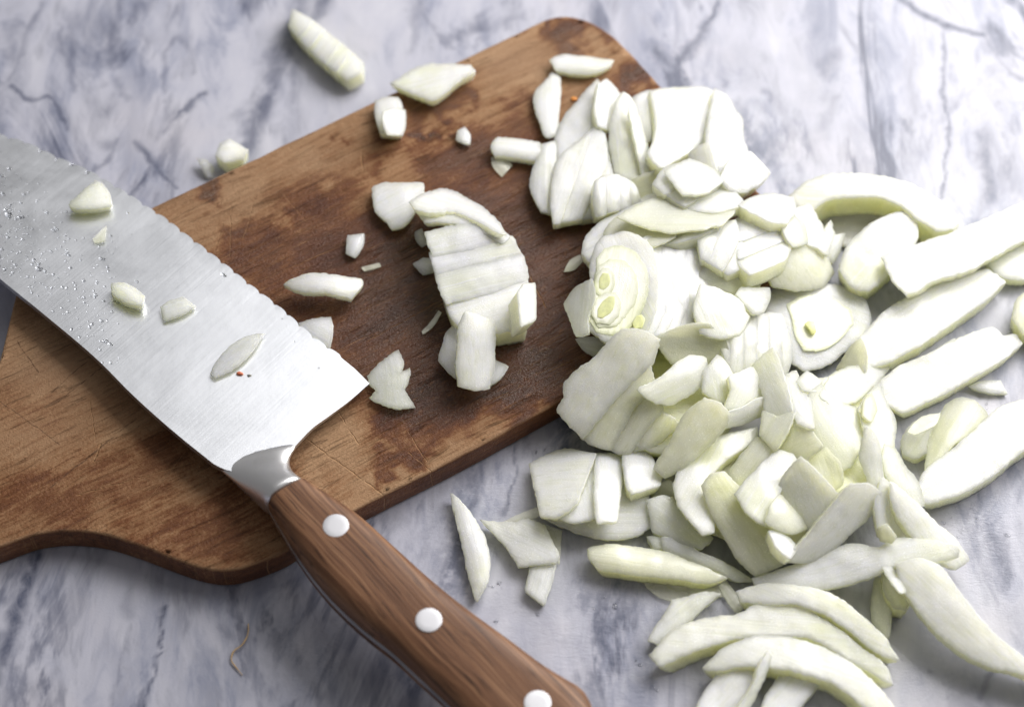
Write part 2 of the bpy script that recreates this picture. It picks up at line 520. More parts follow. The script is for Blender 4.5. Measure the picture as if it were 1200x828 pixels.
def build_marble():
    def axis(lo, hi, far, step):
        mid = np.arange(lo, hi, step)
        return np.concatenate([[lo - far, lo - far * .5, lo - far * .2, lo - far * .06], mid, [hi + far * .06, hi + far * .2, hi + far * .5, hi + far]])
    xs = axis(-0.185, 0.185, 0.6, 0.0008)
    ys = axis(-0.145, 0.175, 0.6, 0.0008)
    X, Y = np.meshgrid(xs, ys)
    P = np.stack([X.ravel(), Y.ravel(), np.zeros(X.size)], 1)
    nx, ny = len(xs), len(ys)
    idx = np.arange(nx * ny).reshape(ny, nx)
    F = np.stack([idx[:-1, :-1], idx[:-1, 1:], idx[1:, 1:], idx[1:, :-1]], -1).reshape(-1, 4)
    px, py = to_px(P)
    n1 = smooth_noise(P, 70, 4, 1.0); n2 = smooth_noise(P, 70, 4, 2.0)
    n3 = smooth_noise(P, 260, 3, 5.0)
    qx, qy = px + n1 * 6 + n3 * 2.4, py + n2 * 6 + n3 * 2.4
    veins = [  # outline in the photograph, half width, strength
        ([(352, 0), (338, 40), (318, 95), (300, 140), (286, 178)], 13, .62), ([(345, 30), (330, 80), (308, 130)], 6, .5),
        ([(385, 0), (368, 22)], 6, .6), ([(47, 5), (38, 30), (22, 70), (14, 95)], 4, .45),
        ([(14, 103), (34, 116), (54, 114), (70, 128), (80, 150)], 3, .75), ([(70, 30), (72, 58), (82, 82), (84, 106)], 3.5, .45),
        ([(100, 25), (106, 60)], 3, .35), ([(210, 42), (192, 60), (190, 95), (192, 120)], 3, .4), ([(210, 42), (226, 60), (224, 85)], 4, .35),
        ([(241, 106), (226, 122), (208, 136), (192, 156)], 3, .65), ([(164, 50), (162, 90)], 4, .3), ([(140, 96), (152, 122)], 3, .3),
        ([(138, 165), (126, 184), (112, 205)], 3, .5), ([(134, 168), (128, 170)], 6, .5), ([(163, 170), (178, 178), (190, 200), (206, 222)], 3, .75),
        ([(205, 165), (204, 185)], 5, .45), ([(0, 155), (4, 110)], 5, .35), ([(490, 0), (486, 40), (478, 60)], 7, .35), ([(600, 0), (592, 30)], 4, .4),
        ([(770, 60), (790, 80), (808, 65), (825, 40), (840, 5)], 5, .72), ([(770, 60), (792, 82)], 8, .5), ([(846, 100), (848, 96)], 7, .45),
        ([(900, 110), (902, 118)], 6, .5), ([(978, 66), (966, 85)], 10, .5), ([(975, 110), (962, 150)], 11, .35), ([(1060, 138), (1068, 150)], 5, .55),
        ([(1055, 0), (1078, 14), (1105, 28), (1130, 40), (1150, 43)], 4.5, .85), ([(1150, 43), (1170, 70), (1185, 92), (1200, 98)], 3, .5),
        ([(1105, 40), (1106, 100), (1112, 150), (1108, 190), (1102, 230)], 2.6, .62), ([(1158, 160), (1156, 190), (1160, 225)], 8, .55),
        ([(900, 185), (902, 195)], 4, .45), ([(925, 150), (930, 160)], 8, .3), ([(870, 60), (880, 90)], 18, .2), ([(960, 20), (955, 110)], 24, .2),
        ([(42, 652), (30, 690), (14, 735), (2, 775)], 8, .8), ([(44, 650), (36, 676)], 4, .8), ([(0, 740), (-4, 800)], 8, .6),
        ([(52, 720), (54, 735)], 5, .4), ([(194, 712), (186, 760), (176, 800), (168, 830)], 2.2, .8), ([(146, 750), (136, 800), (132, 828)], 2.5, .35),
        ([(262, 738), (272, 746)], 6, .4), ([(344, 700), (332, 735), (326, 755)], 2.6, .4), ([(412, 740), (400, 800), (394, 828)], 6, .35),
        ([(150, 690), (150, 720)], 8, .3), ([(606, 522), (600, 560), (592, 600)], 2.4, .6), ([(562, 568), (556, 600)], 3, .35),
        ([(588, 700), (560, 740)], 12, .15), ([(745, 690), (740, 770)], 9, .25), ([(1148, 570), (1146, 620)], 2.5, .5), ([(1160, 785), (1150, 815)], 4, .5),
        ([(640, 700), (610, 780)], 16, .18), ([(720, 640), (700, 740)], 10, .25), ([(1160, 700), (1175, 620)], 6, .18)]
    vein = np.zeros(len(P))
    m = (px > -60) & (px < 1260) & (py > -60) & (py < 890)
    for pts, w, s in veins:
        d = dist_poly(np.array(pts, float), qx[m], qy[m], closed=False)
        ww = 1.1 * w * (1 + .7 * n1[m])
        vein[m] = np.maximum(vein[m], min(1, 1.25 * s) * np.exp(-(d / np.maximum(ww, 1)) ** 2 * .9))
    wet = np.zeros(len(P))
    for cx, cy, rx, ry, s in ((690, 770, 170, 90, 1), (590, 590, 90, 60, .9), (1120, 610, 110, 130, .9), (1030, 760, 80, 70, 1), (640, 530, 50, 40, 1),
                              (360, 770, 70, 40, .5), (1000, 700, 120, 60, .8)):
        wet = np.maximum(wet, s * np.exp(-((px - cx) / rx) ** 2 - ((py - cy) / ry) ** 2))
    wet = np.clip(wet + n1 * .25 * (wet > .05), 0, 1)
    o = mesh_object('marble_countertop', P, F, mat_marble(), attrs={'vein': vein, 'wet': wet}, origin=(0, 0, 0))
    tag(o, 'grey white marble worktop with blue grey veins under everything', None, None, 'structure')


build_marble()

# ------------------------------------------------------------------ chopping board
def build_board():
    outline = [(187, 238), (293, 188), (400, 137), (440, 118), (530, 75), (580, 51), (604, 40), (625, 29), (645, 21), (665, 19), (688, 24), (706, 33), (722, 45),
               (737, 60), (757, 81), (777, 104), (820, 150), (880, 215), (915, 254), (932, 278), (936, 300), (926, 318), (905, 330), (880, 342),
               (830, 378), (740, 426), (657, 470), (540, 534), (415, 598), (372, 622), (330, 648), (300, 660), (275, 667), (255, 668), (232, 664), (205, 655),
               (160, 638), (120, 626), (85, 622), (45, 625), (0, 640), (-60, 662), (-150, 700), (-190, 690), (-200, 650), (-150, 570), (-60, 500), (-22, 465),
               (-4, 430), (3, 407), (12, 370), (18, 348), (26, 330), (40, 314), (70, 296)]
    W = spline(outline, 5.0, 60)
    Q = at(W[:, 0], W[:, 1], BT)[:, :2] * 1000
    pos, F, loop = fill(Q, 1.5, 0.2)
    if sum(Q[i - 1][0] * Q[i][1] - Q[i][0] * Q[i - 1][1] for i in range(len(Q))) < 0:
        pass
    n = len(pos)
    P = np.concatenate([pos, np.zeros((n, 1))], 1)
    # direction of the grain
    a0, a1 = at(187, 238, BT), at(580, 51, BT)
    ax = (a1 - a0)[:2]; ax /= np.linalg.norm(ax)
    ay = np.array([-ax[1], ax[0]])
    lp = np.array(loop)
    L = P[lp, :2]
    t = np.roll(L, -1, 0) - np.roll(L, 1, 0)
    nrm = np.stack([t[:, 1], -t[:, 0]], 1)
    nrm /= np.linalg.norm(nrm, axis=1)[:, None]
    nz = smooth_noise(np.concatenate([L, np.zeros((len(L), 1))], 1), .09, 4, 3.0) * .35
    r = 0.9
    wob = smooth_noise(P, .03, 3, 4.0) * .15
    top = P.copy(); top[:, 2] = BT * 1000 + wob - 0.02
    top[lp, :2] -= nrm * (r + nz[:, None] * .5)
    rings = []
    for k, (o, dz) in enumerate(((-.55, -.10), (-.2, -.35), (0, -.9), (0.05, -4.0), (0, -7.9), (-.5, -9.0), (-1.0, -9.4))):
        rg = np.concatenate([L + nrm * (o * r + (nz[:, None] * .5 if k < 3 else 0)), np.full((len(L), 1), BT * 1000 + dz)], 1)
        rings.append(rg)
    V = np.concatenate([top] + rings)
    F = list(F)
    m = len(L)
    prev = lp
    off = n
    for k in range(len(rings)):
        cur = np.arange(off, off + m)
        for i in range(m):
            j = (i + 1) % m
            F.append((prev[i], cur[i], cur[j], prev[j]))
        prev = cur
        off += m
    F.append(tuple(prev[::-1]))
    V = V / 1000.0
    px, py = to_px(V)
    loc = np.stack([V[:, :2] @ ax, V[:, :2] @ ay, V[:, 2]], 1)
    n1 = smooth_noise(V, 90, 5, 8.0); n2 = smooth_noise(V, 90, 5, 9.0)
    qx, qy = px + n1 * 22, py + n2 * 22
    st = np.full(len(V), .08)
    blobs = [  # x, y, rx, ry, angle, amount
        (520, 330, 190, 110, -28, .80), (420, 300, 150, 75, -28, .55), (560, 420, 160, 70, -28, .72), (640, 330, 90, 120, 0, .7), (500, 470, 90, 40, -28, .75), (620, 440, 80, 40, -28, .8),
        (590, 465, 50, 16, -28, .9), (480, 540, 60, 12, -28, .55), (385, 250, 110, 45, -28, .50), (300, 300, 60, 40, -20, .5), (560, 180, 90, 40, -28, .55), (620, 190, 50, 30, -20, .55), (640, 130, 14, 40, 20, .35),
        (500, 135, 60, 22, -28, .42), (445, 145, 14, 12, 0, .4), (490, 158, 9, 9, 0, .8), (553, 115, 12, 12, 0, .6), (526, 145, 9, 14, 0, .6), (530, 140, 10, 12, 0, .5), (405, 152, 8, 10, 0, .5),
        (252, 223, 15, 9, 0, .75), (668, 50, 22, 14, -30, .65), (650, 38, 7, 6, 0, .6), (620, 48, 6, 6, 0, .35), (745, 95, 22, 20, 40, .72), (700, 35, 25, 9, 30, .5),
        (730, 130, 40, 24, 30, .5), (340, 250, 30, 14, -28, .3), (265, 272, 20, 14, -28, .5), (440, 190, 60, 16, -28, .35),
        (40, 480, 60, 28, 0, .20), (160, 560, 140, 50, -20, .26), (250, 620, 110, 50, -20, .30), (300, 560, 80, 70, 0, .28), (60, 590, 110, 50, -10, .28),  # brown of the lower left, deepened to carry the light's falloff
        (850, 300, 120, 60, -28, .6)]
    for cx, cy, rx, ry, an, s in blobs:
        c, d = math.cos(math.radians(an)), math.sin(math.radians(an))
        u = ((qx - cx) * c + (qy - cy) * d) / rx
        v = (-(qx - cx) * d + (qy - cy) * c) / ry
        st = np.maximum(st, .08 + s * np.clip(1.45 - np.sqrt(u * u + v * v), 0, 1))
    for cx, cy, rx, ry, an, s in ((430, 218, 40, 22, -28, .35), (330, 262, 26, 10, -28, .25), (360, 200, 30, 10, -28, .2), (395, 515, 40, 30, -30, .55), (470, 560, 80, 10, -28, .4), (530, 150, 22, 9, -30, .2)):
        c, d = math.cos(math.radians(an)), math.sin(math.radians(an))
        u = ((qx - cx) * c + (qy - cy) * d) / rx
        v = (-(qx - cx) * d + (qy - cy) * c) / ry
        st -= s * np.exp(-u * u - v * v)
    side = V[:, 2] < BT - .0006
    st[side] = .50  # side faces darkened in colour to carry their shade
    pale = np.zeros(len(V))
    for cx, cy, rx, ry, s in ((600, 70, 60, 30, .5), (650, 80, 60, 40, .5), (260, 230, 60, 40, .35), (60, 430, 60, 60, .55), (40, 500, 70, 40, .3), (500, 110, 50, 30, .25), (360, 190, 50, 30, .25)):
        pale = np.maximum(pale, s * np.exp(-((px - cx) / rx) ** 2 - ((py - cy) / ry) ** 2))
    edge = np.zeros(len(V)); edge[n:n + 2 * m] = .35
    pale = np.where(side, .05, np.maximum(pale, edge))

    def uv(x, y):
        q = at(x, y, BT)[:2]
        return (float(q @ ax), float(q @ ay))
    sc = [(((20, 400)), (45, 436), .00020, True), ((60, 460), (150, 380), .00022, True), ((75, 465), (165, 395), .00020, True), ((60, 570), (160, 490), .00028, True),
          ((90, 580), (215, 545), .00022, False), ((215, 545), (232, 540), .0002, False), ((110, 540), (118, 520), .0003, False), ((105, 470), (112, 515), .00018, False),
          ((300, 330), (430, 275), .00016, False), ((262, 262), (250, 300), .00016, False), ((300, 230), (285, 280), .00016, False), ((270, 300), (271, 240), .00014, False),
          ((425, 200), (423, 170), .00028, False), ((360, 515), (450, 580), .00026, False), ((395, 480), (420, 520), .00022, False), ((480, 530), (515, 560), .0002, False),
          ((478, 505), (500, 540), .0002, False), ((330, 225), (360, 260), .00016, False), ((430, 400), (520, 350), .00016, False), ((622, 325), (640, 360), .00022, False),
          ((630, 350), (600, 365), .0002, False), ((600, 300), (600, 345), .00016, False), ((170, 590), (240, 500), .00014, False), ((0, 470), (70, 520), .00018, True)]
    scr = [(uv(*a), uv(*b), w, d) for a, b, w, d in sc]
    o = mesh_object('chopping_board', V, F, mat_board(scr), loc_attr=loc, attrs={'stain': st, 'pale': pale})
    tag(o, 'worn brown wooden chopping board with dark wet stain and handle at the left', 'chopping board')


build_board()

# ------------------------------------------------------------------ knife
A3 = np.array([[433, 449, 1], [255, 545, 1], [0, 161, 1]], float)
KZ = np.linalg.solve(A3, np.array([12.2, 15.8, 12.0]) * MM)


def knife_z(px, py):
    return KZ[0] * px + KZ[1] * py + KZ[2]


def extrude_sheet(pos, F, loop, top_z, bot_z):
    """closed solid between two height fields over the same outline (photo coordinates)"""
    T = at(pos[:, 0], pos[:, 1], top_z)
    B = T.copy(); B[:, 2] = bot_z
    n = len(T)
    V = np.concatenate([T, B])
    # photo y runs down: flip the winding of the top
    FF = [tuple(reversed(f)) for f in F] + [tuple(i + n for i in f) for f in F]
    m = len(loop)
    for i in range(m):
        a, b = loop[i], loop[(i + 1) % m]
        FF.append((a, b, b + n, a + n))
    return V, FF, n


def loft(sections, close_ends=True):
    k = len(sections[0])
    V = np.concatenate(sections)
    F = []
    for s in range(len(sections) - 1):
        for i in range(k):
            j = (i + 1) % k
            F.append((s * k + i, s * k + j, (s + 1) * k + j, (s + 1) * k + i))
    if close_ends:
        F.append(tuple(range(k))[::-1])
        F.append(tuple((len(sections) - 1) * k + i for i in range(k)))
    return V, F


def build_knife():
    base = at(330, 560, 0)
    root = empty('chef_knife', Vector(base))
    tag(root, "large chef's knife with scalloped steel blade and riveted brown wooden handle", 'knife')
    steel = mat_steel('blade_steel')
    polish = mat_steel('bolster_steel', False, 0.36, (0.78, 0.78, 0.80))
    rivm = mat_steel('rivet_steel', False, 0.34, (0.74, 0.74, 0.78))
    wood = mat_handle()
    notch = [(433, 449), (416, 432), (400, 419), (383, 408), (366, 396), (350, 382), (336, 369), (321, 357), (304, 344), (289, 333), (274, 320), (259, 308.5), (243, 296),
             (227, 284), (211, 272), (198, 261), (182.6, 251), (167, 241), (150, 229), (134, 220), (118, 210), (103, 201), (84.5, 193.5), (66, 186), (48, 177),
             (29, 168), (10, 163), (-8, 157), (-28, 151), (-48, 146), (-70, 141), (-92, 136), (-115, 132), (-140, 127), (-165, 123), (-190, 119), (-215, 115), (-240, 111), (-266, 108)]
    edge = []
    for i in range(len(notch) - 1):
        p, q = np.array(notch[i], float), np.array(notch[i + 1], float)
        d = q - p; L = np.linalg.norm(d); d /= L
        out = np.array([-d[1], d[0]])
        if out[0] < 0: out = -out
        amp = 0.0 if i < 2 else 2.7
        for t in np.linspace(0, 1, 7)[:-1]:
            edge.append(p + d * L * t + out * amp * math.sqrt(max(0, 1 - (2 * t - 1) ** 2)))
    edge.append(np.array(notch[-1]))
    edge = np.array(edge)
    tip_spine = spline([(-266, 108), (-225, 135), (-180, 172), (-120, 226), (-60, 276), (0, 326.5), (55, 371), (116, 423), (156, 463), (203, 505), (250, 543)], 7, 60, closed=False)
    bolt = spline([(250, 543), (262, 549), (283, 553), (310, 550), (330, 540), (341, 528), (351, 517), (365, 502.5), (384.6, 488), (409, 470), (433, 449)], 4, 60, closed=False)
    outline = np.concatenate([edge, tip_spine[1:], bolt[1:-1]])
    pos, F, loop = fill(outline, 6.0, .1)
    ridge = spline([tuple(p) for p in notch[::2]] + [notch[-1]], 6, 170, closed=False)
    de = dist_poly(ridge, pos[:, 0], pos[:, 1], closed=False)
    ds = dist_poly(tip_spine, pos[:, 0], pos[:, 1], closed=False)
    db = dist_poly(bolt[:int(len(bolt) * .45)], pos[:, 0], pos[:, 1], closed=False)
    f = np.clip(de / (de + ds + 1e-6), 0, 1)
    half = (0.16 + 0.95 * f ** 0.8) * MM
    z0 = knife_z(pos[:, 0], pos[:, 1])
    V, FF, n = extrude_sheet(pos, F, loop, z0 + half, z0 - half)
    a0, a1 = at(433, 449, .012), at(0, 161, .012)
    ax = (a1 - a0)[:2]; ax /= np.linalg.norm(ax); ay = np.array([-ax[1], ax[0]])

    def kloc(V):
        return np.stack([V[:, :2] @ ax, V[:, :2] @ ay, V[:, 2]], 1)
    blade = mesh_object('blade', V, FF, steel, root, kloc(V))
    md = blade.modifiers.new('edges', 'EDGE_SPLIT'); md.split_angle = math.radians(35)

    # half thickness and photo outline of the tang and bolster, from the blade back
    def section(L, R, h, zc, k=28, e=2.6, up=None):
        a = at(L[0], L[1], zc - .3 * h); b = at(R[0], R[1], zc + .55 * h)
        a[2] = b[2] = zc
        c = (a + b) / 2; w = (b - a) / 2
        out = []
        for i in range(k):
            th = 2 * math.pi * i / k
            x = math.copysign(abs(math.cos(th)) ** (2 / e), math.cos(th))
            y = math.copysign(abs(math.sin(th)) ** (2 / e), math.sin(th))
            out.append(c + w * x + np.array([0, 0, h * y]))
        return np.array(out)
    st = [((247, 541), (354, 515), 1.0, 3), ((257, 550), (344, 526), 1.35, 3), ((266, 558.5), (339, 534), 2.2, 2.4), ((277, 569), (338.5, 541), 3.6, 2.1), ((288, 579), (342, 547.5), 5.0, 2.1),
          ((299, 589), (348, 553), 6.1, 2.3), ((309, 598), (354, 558), 6.9, 2.6), ((316.5, 604.5), (360, 562.5), 7.25, 2.8)]
    secs = []
    for L, R, h, e in st:
        zc = knife_z((L[0] + R[0]) / 2, (L[1] + R[1]) / 2)
        secs.append(section(L, R, h * MM, zc, 32, e))
    V, FF = loft(secs)
    bo = mesh_object('bolster', V, FF, polish, root, kloc(V))
    sub = bo.modifiers.new('smooth', 'SUBSURF'); sub.levels = sub.render_levels = 1

    # handle: silhouette from the photograph, continued to the butt outside the frame
    right = spline([(360, 562.5), (388, 581), (416.6, 600), (460, 638), (509, 682), (553, 717), (597.5, 749), (640, 780), (684, 806), (692, 820), (701, 852), (696, 895)], 8, 24, closed=False)
    left = spline([(316.5, 604.5), (330, 627), (347, 655), (366, 682), (386, 706), (408, 728), (432, 749), (459, 770), (484, 793), (509, 816), (545, 850), (600, 900)], 8, 80, closed=False)

    def resample(p, n):
        s = np.concatenate([[0], np.cumsum(np.linalg.norm(np.diff(p, axis=0), axis=1))])
        t = np.linspace(0, s[-1], n)
        return np.stack([np.interp(t, s, p[:, 0]), np.interp(t, s, p[:, 1])], 1)
    N = 46
    Rr, Lr = resample(right, N), resample(left, N)
    zb = knife_z(338, 583)
    hx = at(360, 562, zb) - at(316, 604, zb)
    had = at(590, 850, zb) - at(338, 583, zb); had = had[:2] / np.linalg.norm(had[:2]); hay = np.array([-had[1], had[0]])

    def half_section(i, lo, hi, k=20):
        t = i / (N - 1)
        zc = zb + (-.0016) * t
        L, R = Lr[i], Rr[i]
        a = at(L[0], L[1], zc - 2.0 * MM); b = at(R[0], R[1], zc + 4.2 * MM)
        a[2] = b[2] = zc
        c = (a + b) / 2; w = (b - a) / 2
        hmax = (7.3 + 1.0 * math.sin(min(1, t * 1.3) * math.pi) * .8) * MM
        if t > .96:
            q = (t - .96) / .04
            hmax *= math.sqrt(max(.02, 1 - .75 * q * q)); w = w * (1 - .12 * q * q)
        out = []
        sg = 1 if hi > 0 else -1
        for j in range(k):
            th = math.pi * j / (k - 1)
            x = math.copysign(abs(math.cos(th)) ** (2 / 3.6), math.cos(th))
            y = abs(math.sin(th)) ** (2 / 3.6)
            out.append(c + w * x + np.array([0, 0, sg * (1.15 * MM + (hmax - 1.15 * MM) * y)]))
        if sg < 0: out = out[::-1]
        return np.array(out)
    for sg in (1, -1):
        secs = [half_section(i, 0, sg) for i in range(N)]
        V, FF = loft(secs)
        loc = np.stack([V[:, :2] @ had, V[:, :2] @ hay, V[:, 2]], 1)
        h = mesh_object('handle_scale', V, FF, wood, root, loc)
        md = h.modifiers.new('edges', 'EDGE_SPLIT'); md.split_angle = math.radians(50)
    secs = []
    for i in range(N):
        t = i / (N - 1)
        zc = zb + (-.0016) * t
        a = at(*Lr[i], zc - 2.0 * MM); b = at(*Rr[i], zc + 4.2 * MM); a[2] = b[2] = zc
        c = (a + b) / 2; w = (b - a) / 2 * (1.004 if t < .93 else 1.0 - .12 * ((t - .93) / .07) ** 2)
        hh = 1.12 * MM
        secs.append(np.array([c + w + [0, 0, hh], c - w + [0, 0, hh], c - w - [0, 0, hh], c + w - [0, 0, hh]]))
    V, FF = loft(secs)
    mesh_object('tang', V, FF, polish, root, kloc(V), smooth=False)
    # rivets, on the upper face
    for cx, cy in ((393.5, 615.5), (502.4, 726), (630, 823)):
        i = int(np.argmin(np.hypot((Rr + Lr)[:, 0] / 2 - cx, (Rr + Lr)[:, 1] / 2 - cy)))
        t = i / (N - 1)
        htop = (7.3 + .8 * math.sin(min(1, t * 1.3) * math.pi)) * MM
        zt = zb - .0016 * t + htop - 0.05 * MM
        c = at(cx, cy, zt)
        r = 3.35 * MM
        V, FF = [], []
        prof = [(1.0, -1.2), (1.0, .06), (.985, .10), (.95, .115), (.5, .125), (.001, .13)]
        K = 40
        for rr, dz in prof:
            for j in range(K):
                th = 2 * math.pi * j / K
                V.append(c + np.array([r * rr * math.cos(th), r * rr * math.sin(th), dz * MM]))
        for s in range(len(prof) - 1):
            for j in range(K):
                q = (j + 1) % K
                FF.append((s * K + j, s * K + q, (s + 1) * K + q, (s + 1) * K + j))
        V = np.array(V)
        rv = mesh_object('rivet', V, FF, rivm, root, kloc(V))
        md = rv.modifiers.new('edges', 'EDGE_SPLIT'); md.split_angle = math.radians(12)
    # water standing on the blade, towards the tip
    V, FF = [], []
    rr_ = random.Random(3)

    def drop(cx, cy, r, st=1.0, ang=0.0, hgt=.42):
        z = knife_z(cx, cy)
        de_ = float(dist_poly(edge, np.array([cx]), np.array([cy]), closed=False)[0])
        ds_ = float(dist_poly(tip_spine, np.array([cx]), np.array([cy]), closed=False)[0])
        f_ = de_ / (de_ + ds_ + 1e-6)
        z += (0.16 + 0.95 * f_ ** .8) * MM * .99
        c = at(cx, cy, z)
        k0 = len(V); K = 12
        ca, sa = math.cos(ang), math.sin(ang)
        wob = [1 + rr_.uniform(-.18, .18) for _ in range(K)]
        rings = [(1.0, -.02), (.9, .34), (.6, .78), (.25, .97)]
        for q, hz in rings:
            for j in range(K):
                th = 2 * math.pi * j / K
                x, y = r * q * wob[j] * math.cos(th) * st, r * q * wob[j] * math.sin(th)
                V.append(c + np.array([x * ca - y * sa, x * sa + y * ca, hz * r * hgt]))
        for s in range(3):
            for j in range(K):
                q = (j + 1) % K
                FF.append((k0 + s * K + j, k0 + s * K + q, k0 + (s + 1) * K + q, k0 + (s + 1) * K + j))
        FF.append(tuple(k0 + 3 * K + j for j in range(K)))
        FF.append(tuple(k0 + j for j in range(K))[::-1])
    for _ in range(330):
        u = rr_.random() ** 1.5; v = rr_.random()
        sx = -10 + u * 150; y0 = 175 + sx * .45; y1 = 318 + sx * .84
        sy = y0 + (y1 - y0) * (0.12 + .85 * v ** .7)
        big = rr_.random()
        r = (.18 + .38 * big ** 3) * MM
        drop(sx, sy, r, 1 + rr_.random() * (1.6 if big < .5 else .6), rr_.uniform(-.9, -.4))
    for cx, cy, r, s in ((10, 252, 1.0, 1.3), (7, 246, .7, 1), (47, 177, .55, 1), (66, 187, .4, 1), (84, 193, .6, 1.2), (102, 202, .6, 1.2), (45, 315, .7, 1.8), (40, 305, .6, 1), (108, 380, .6, 1),
                         (93, 395, .5, 1), (84, 386, .5, 1), (130, 425, .55, 1), (63, 270, .4, 2.5), (60, 295, .4, 2), (262, 322, .5, 2), (150, 250, .45, 1), (120, 425, .4, 1), (160, 330, .4, 2), (11, 198, .6, 1),
                         (300, 395, .25, 1), (345, 400, .25, 1)):
        drop(cx, cy, r * MM, s, -.6)
    w = mesh_object('water_droplets', np.array(V), FF, mat_water(), root)
    tag(w, kind='stuff')


build_knife()

# ------------------------------------------------------------------ onion
# support heights as the camera sees them, so that each piece lies on what is already there
GS, GX0, GY0 = 2.0, -160, -160
GW, GH = int(1560 / GS), int(1160 / GS)
GXs = GX0 + (np.arange(GW) + .5) * GS
GYs = GY0 + (np.arange(GH) + .5) * GS
GXX, GYY = np.meshgrid(GXs, GYs)
ZB = np.zeros((GH, GW))


def board_support():
    bo = bpy.data.objects['chopping_board']
    V = np.array([v.co for v in bo.data.vertices])
    outline = spline([(187, 238), (400, 137), (580, 51), (625, 29), (665, 19), (706, 33), (737, 60), (777, 104), (880, 215), (932, 278), (926, 318), (880, 342),
                      (740, 426), (540, 534), (415, 598), (330, 648), (255, 668), (85, 622), (-150, 690), (3, 407), (40, 314)], 10, 60)
    ZB[inside(outline, GXX, GYY)] = BT


board_support()
PROFILE_R = 0.30 * MM


def piece(name, pts, th=3.0, bend=0.8, arc=0.4, tint=(1, 1, 1), axis=None, taper=0.9, rag=0.65, mat=None, plane=None, zfun=None, lift=0.0,
          maxtilt=32, label=None, group=None, parent=None, press=0.9, curl=0.0, corner=36, r=None, stack=True, cat='onion piece', fin=3.6, minz=0.0, grow=0.0):
    """a cut piece of onion whose upper face has the outline pts in the photograph; th, bend, arc, lift in millimetres"""
    P0 = spline(pts, 3.2, corner)
    rag *= min(1.0, float(np.sqrt(np.ptp(P0[:, 0]) * np.ptp(P0[:, 1]))) / 55)
    if rag:
        q = np.concatenate([P0 * .05, np.full((len(P0), 1), rng.uniform(0, 50))], 1)
        q2 = np.concatenate([P0 * .22, np.full((len(P0), 1), rng.uniform(0, 50))], 1)
        for k in (0, 1):
            P0[:, k] += rag * (1.7 * smooth_noise(q + k * 9, 1.0, 2) + 1.7 * smooth_noise(q2 * 1.6 + k * 5, 1.0, 2))
    if grow:
        tt = np.roll(P0, -1, 0) - np.roll(P0, 1, 0)
        nn = np.stack([tt[:, 1], -tt[:, 0]], 1); nn /= np.linalg.norm(nn, axis=1)[:, None] + 1e-9
        if ((P0 - P0.mean(0)) * nn).sum() < 0: nn = -nn
        P0 = P0 + nn * grow
    th_m = th * MM
    lo, hi = P0.min(0) - 2, P0.max(0) + 2
    ix0, ix1 = [int(np.clip((v - GX0) / GS, 0, GW - 1)) for v in (lo[0], hi[0])]
    iy0, iy1 = [int(np.clip((v - GY0) / GS, 0, GH - 1)) for v in (lo[1], hi[1])]
    sl = (slice(iy0, iy1 + 1), slice(ix0, ix1 + 1))
    X, Y = GXX[sl], GYY[sl]
    M = inside(P0, X, Y)
    mx, my, S = X[M], Y[M], ZB[sl][M]
    cx, cy = P0.mean(0)
    if plane is not None:                       # three photo points with bottom heights in mm
        A = np.array([[p[0] - cx, p[1] - cy, 1] for p in plane], float)
        co = np.linalg.solve(A, np.array([p[2] for p in plane]) * MM)
    elif len(S) < 4:
        co = np.array([0, 0, float(S.max()) if len(S) else 0.0])
    else:
        A = np.stack([mx - cx, my - cy, np.ones_like(mx)], 1)
        co, *_ = np.linalg.lstsq(A, S, rcond=None)
        lim = math.tan(math.radians(maxtilt)) * np.array([1 / 4.2, 1 / 3.5]) * MM
        k = max(abs(co[0]) / lim[0], abs(co[1]) / lim[1], 1)
        co[:2] /= k
        res = S - A[:, :2] @ co[:2]
        co[2] = np.quantile(res, press)
    co[2] += lift * MM
    pos, F, loop = fill(P0, fin)
    d0 = pos - [cx, cy]
    if axis is None:
        C = np.cov((P0 - P0.mean(0)).T)
        w, E = np.linalg.eigh(C)
        ax = E[:, 1]
    else:
        ax = np.array([math.cos(math.radians(axis)), math.sin(math.radians(axis))])
    ay = np.array([-ax[1], ax[0]])
    u, v = d0 @ ax, d0 @ ay
    un = (u - u.min()) / (np.ptp(u) + 1e-6) * 2 - 1
    vn = (v - v.min()) / (np.ptp(v) + 1e-6) * 2 - 1
    low = smooth_noise(np.concatenate([pos * .02, np.full((len(pos), 1), rng.uniform(0, 90))], 1), 1.0, 3)

    def height(u_, v_, x_, y_):
        return co[0] * (x_ - cx) + co[1] * (y_ - cy) + co[2] + th_m + MM * (.75 * bend * (1 - v_ ** 2) + arc * (1 - u_ ** 2) + curl * np.maximum(0, np.abs(u_) - .5) ** 2)
    zt = height(un, vn, pos[:, 0], pos[:, 1]) + low * .30 * MM * min(1.0, th / 2)
    if zfun is not None:
        zt = zt + zfun(pos[:, 0], pos[:, 1]) * MM
    ground = np.where(inside_board(pos[:, 0], pos[:, 1]), BT, 0.0) * (minz is not None) + .25 * MM
    zt = np.maximum(zt, ground + min(th_m * .55, .0012))
    T = at(pos[:, 0], pos[:, 1], zt)
    n = len(T)
    lp = np.array(loop)
    B0 = T[lp]
    ctr = B0.mean(0)
    _, _, vh = np.linalg.svd(B0 - ctr)
    up = vh[2] * (1 if vh[2][2] > 0 else -1)
    up = up * .7 + np.array([0, 0, .3]); up /= np.linalg.norm(up)
    tg = np.roll(B0, -1, 0) - np.roll(B0, 1, 0)
    nr = np.cross(tg, up)
    nr /= np.linalg.norm(nr, axis=1)[:, None] + 1e-12
    if ((B0 - ctr) * nr).sum() < 0:
        nr = -nr
    rr = min(PROFILE_R if r is None else r * MM, th_m * .4)
    rings = []
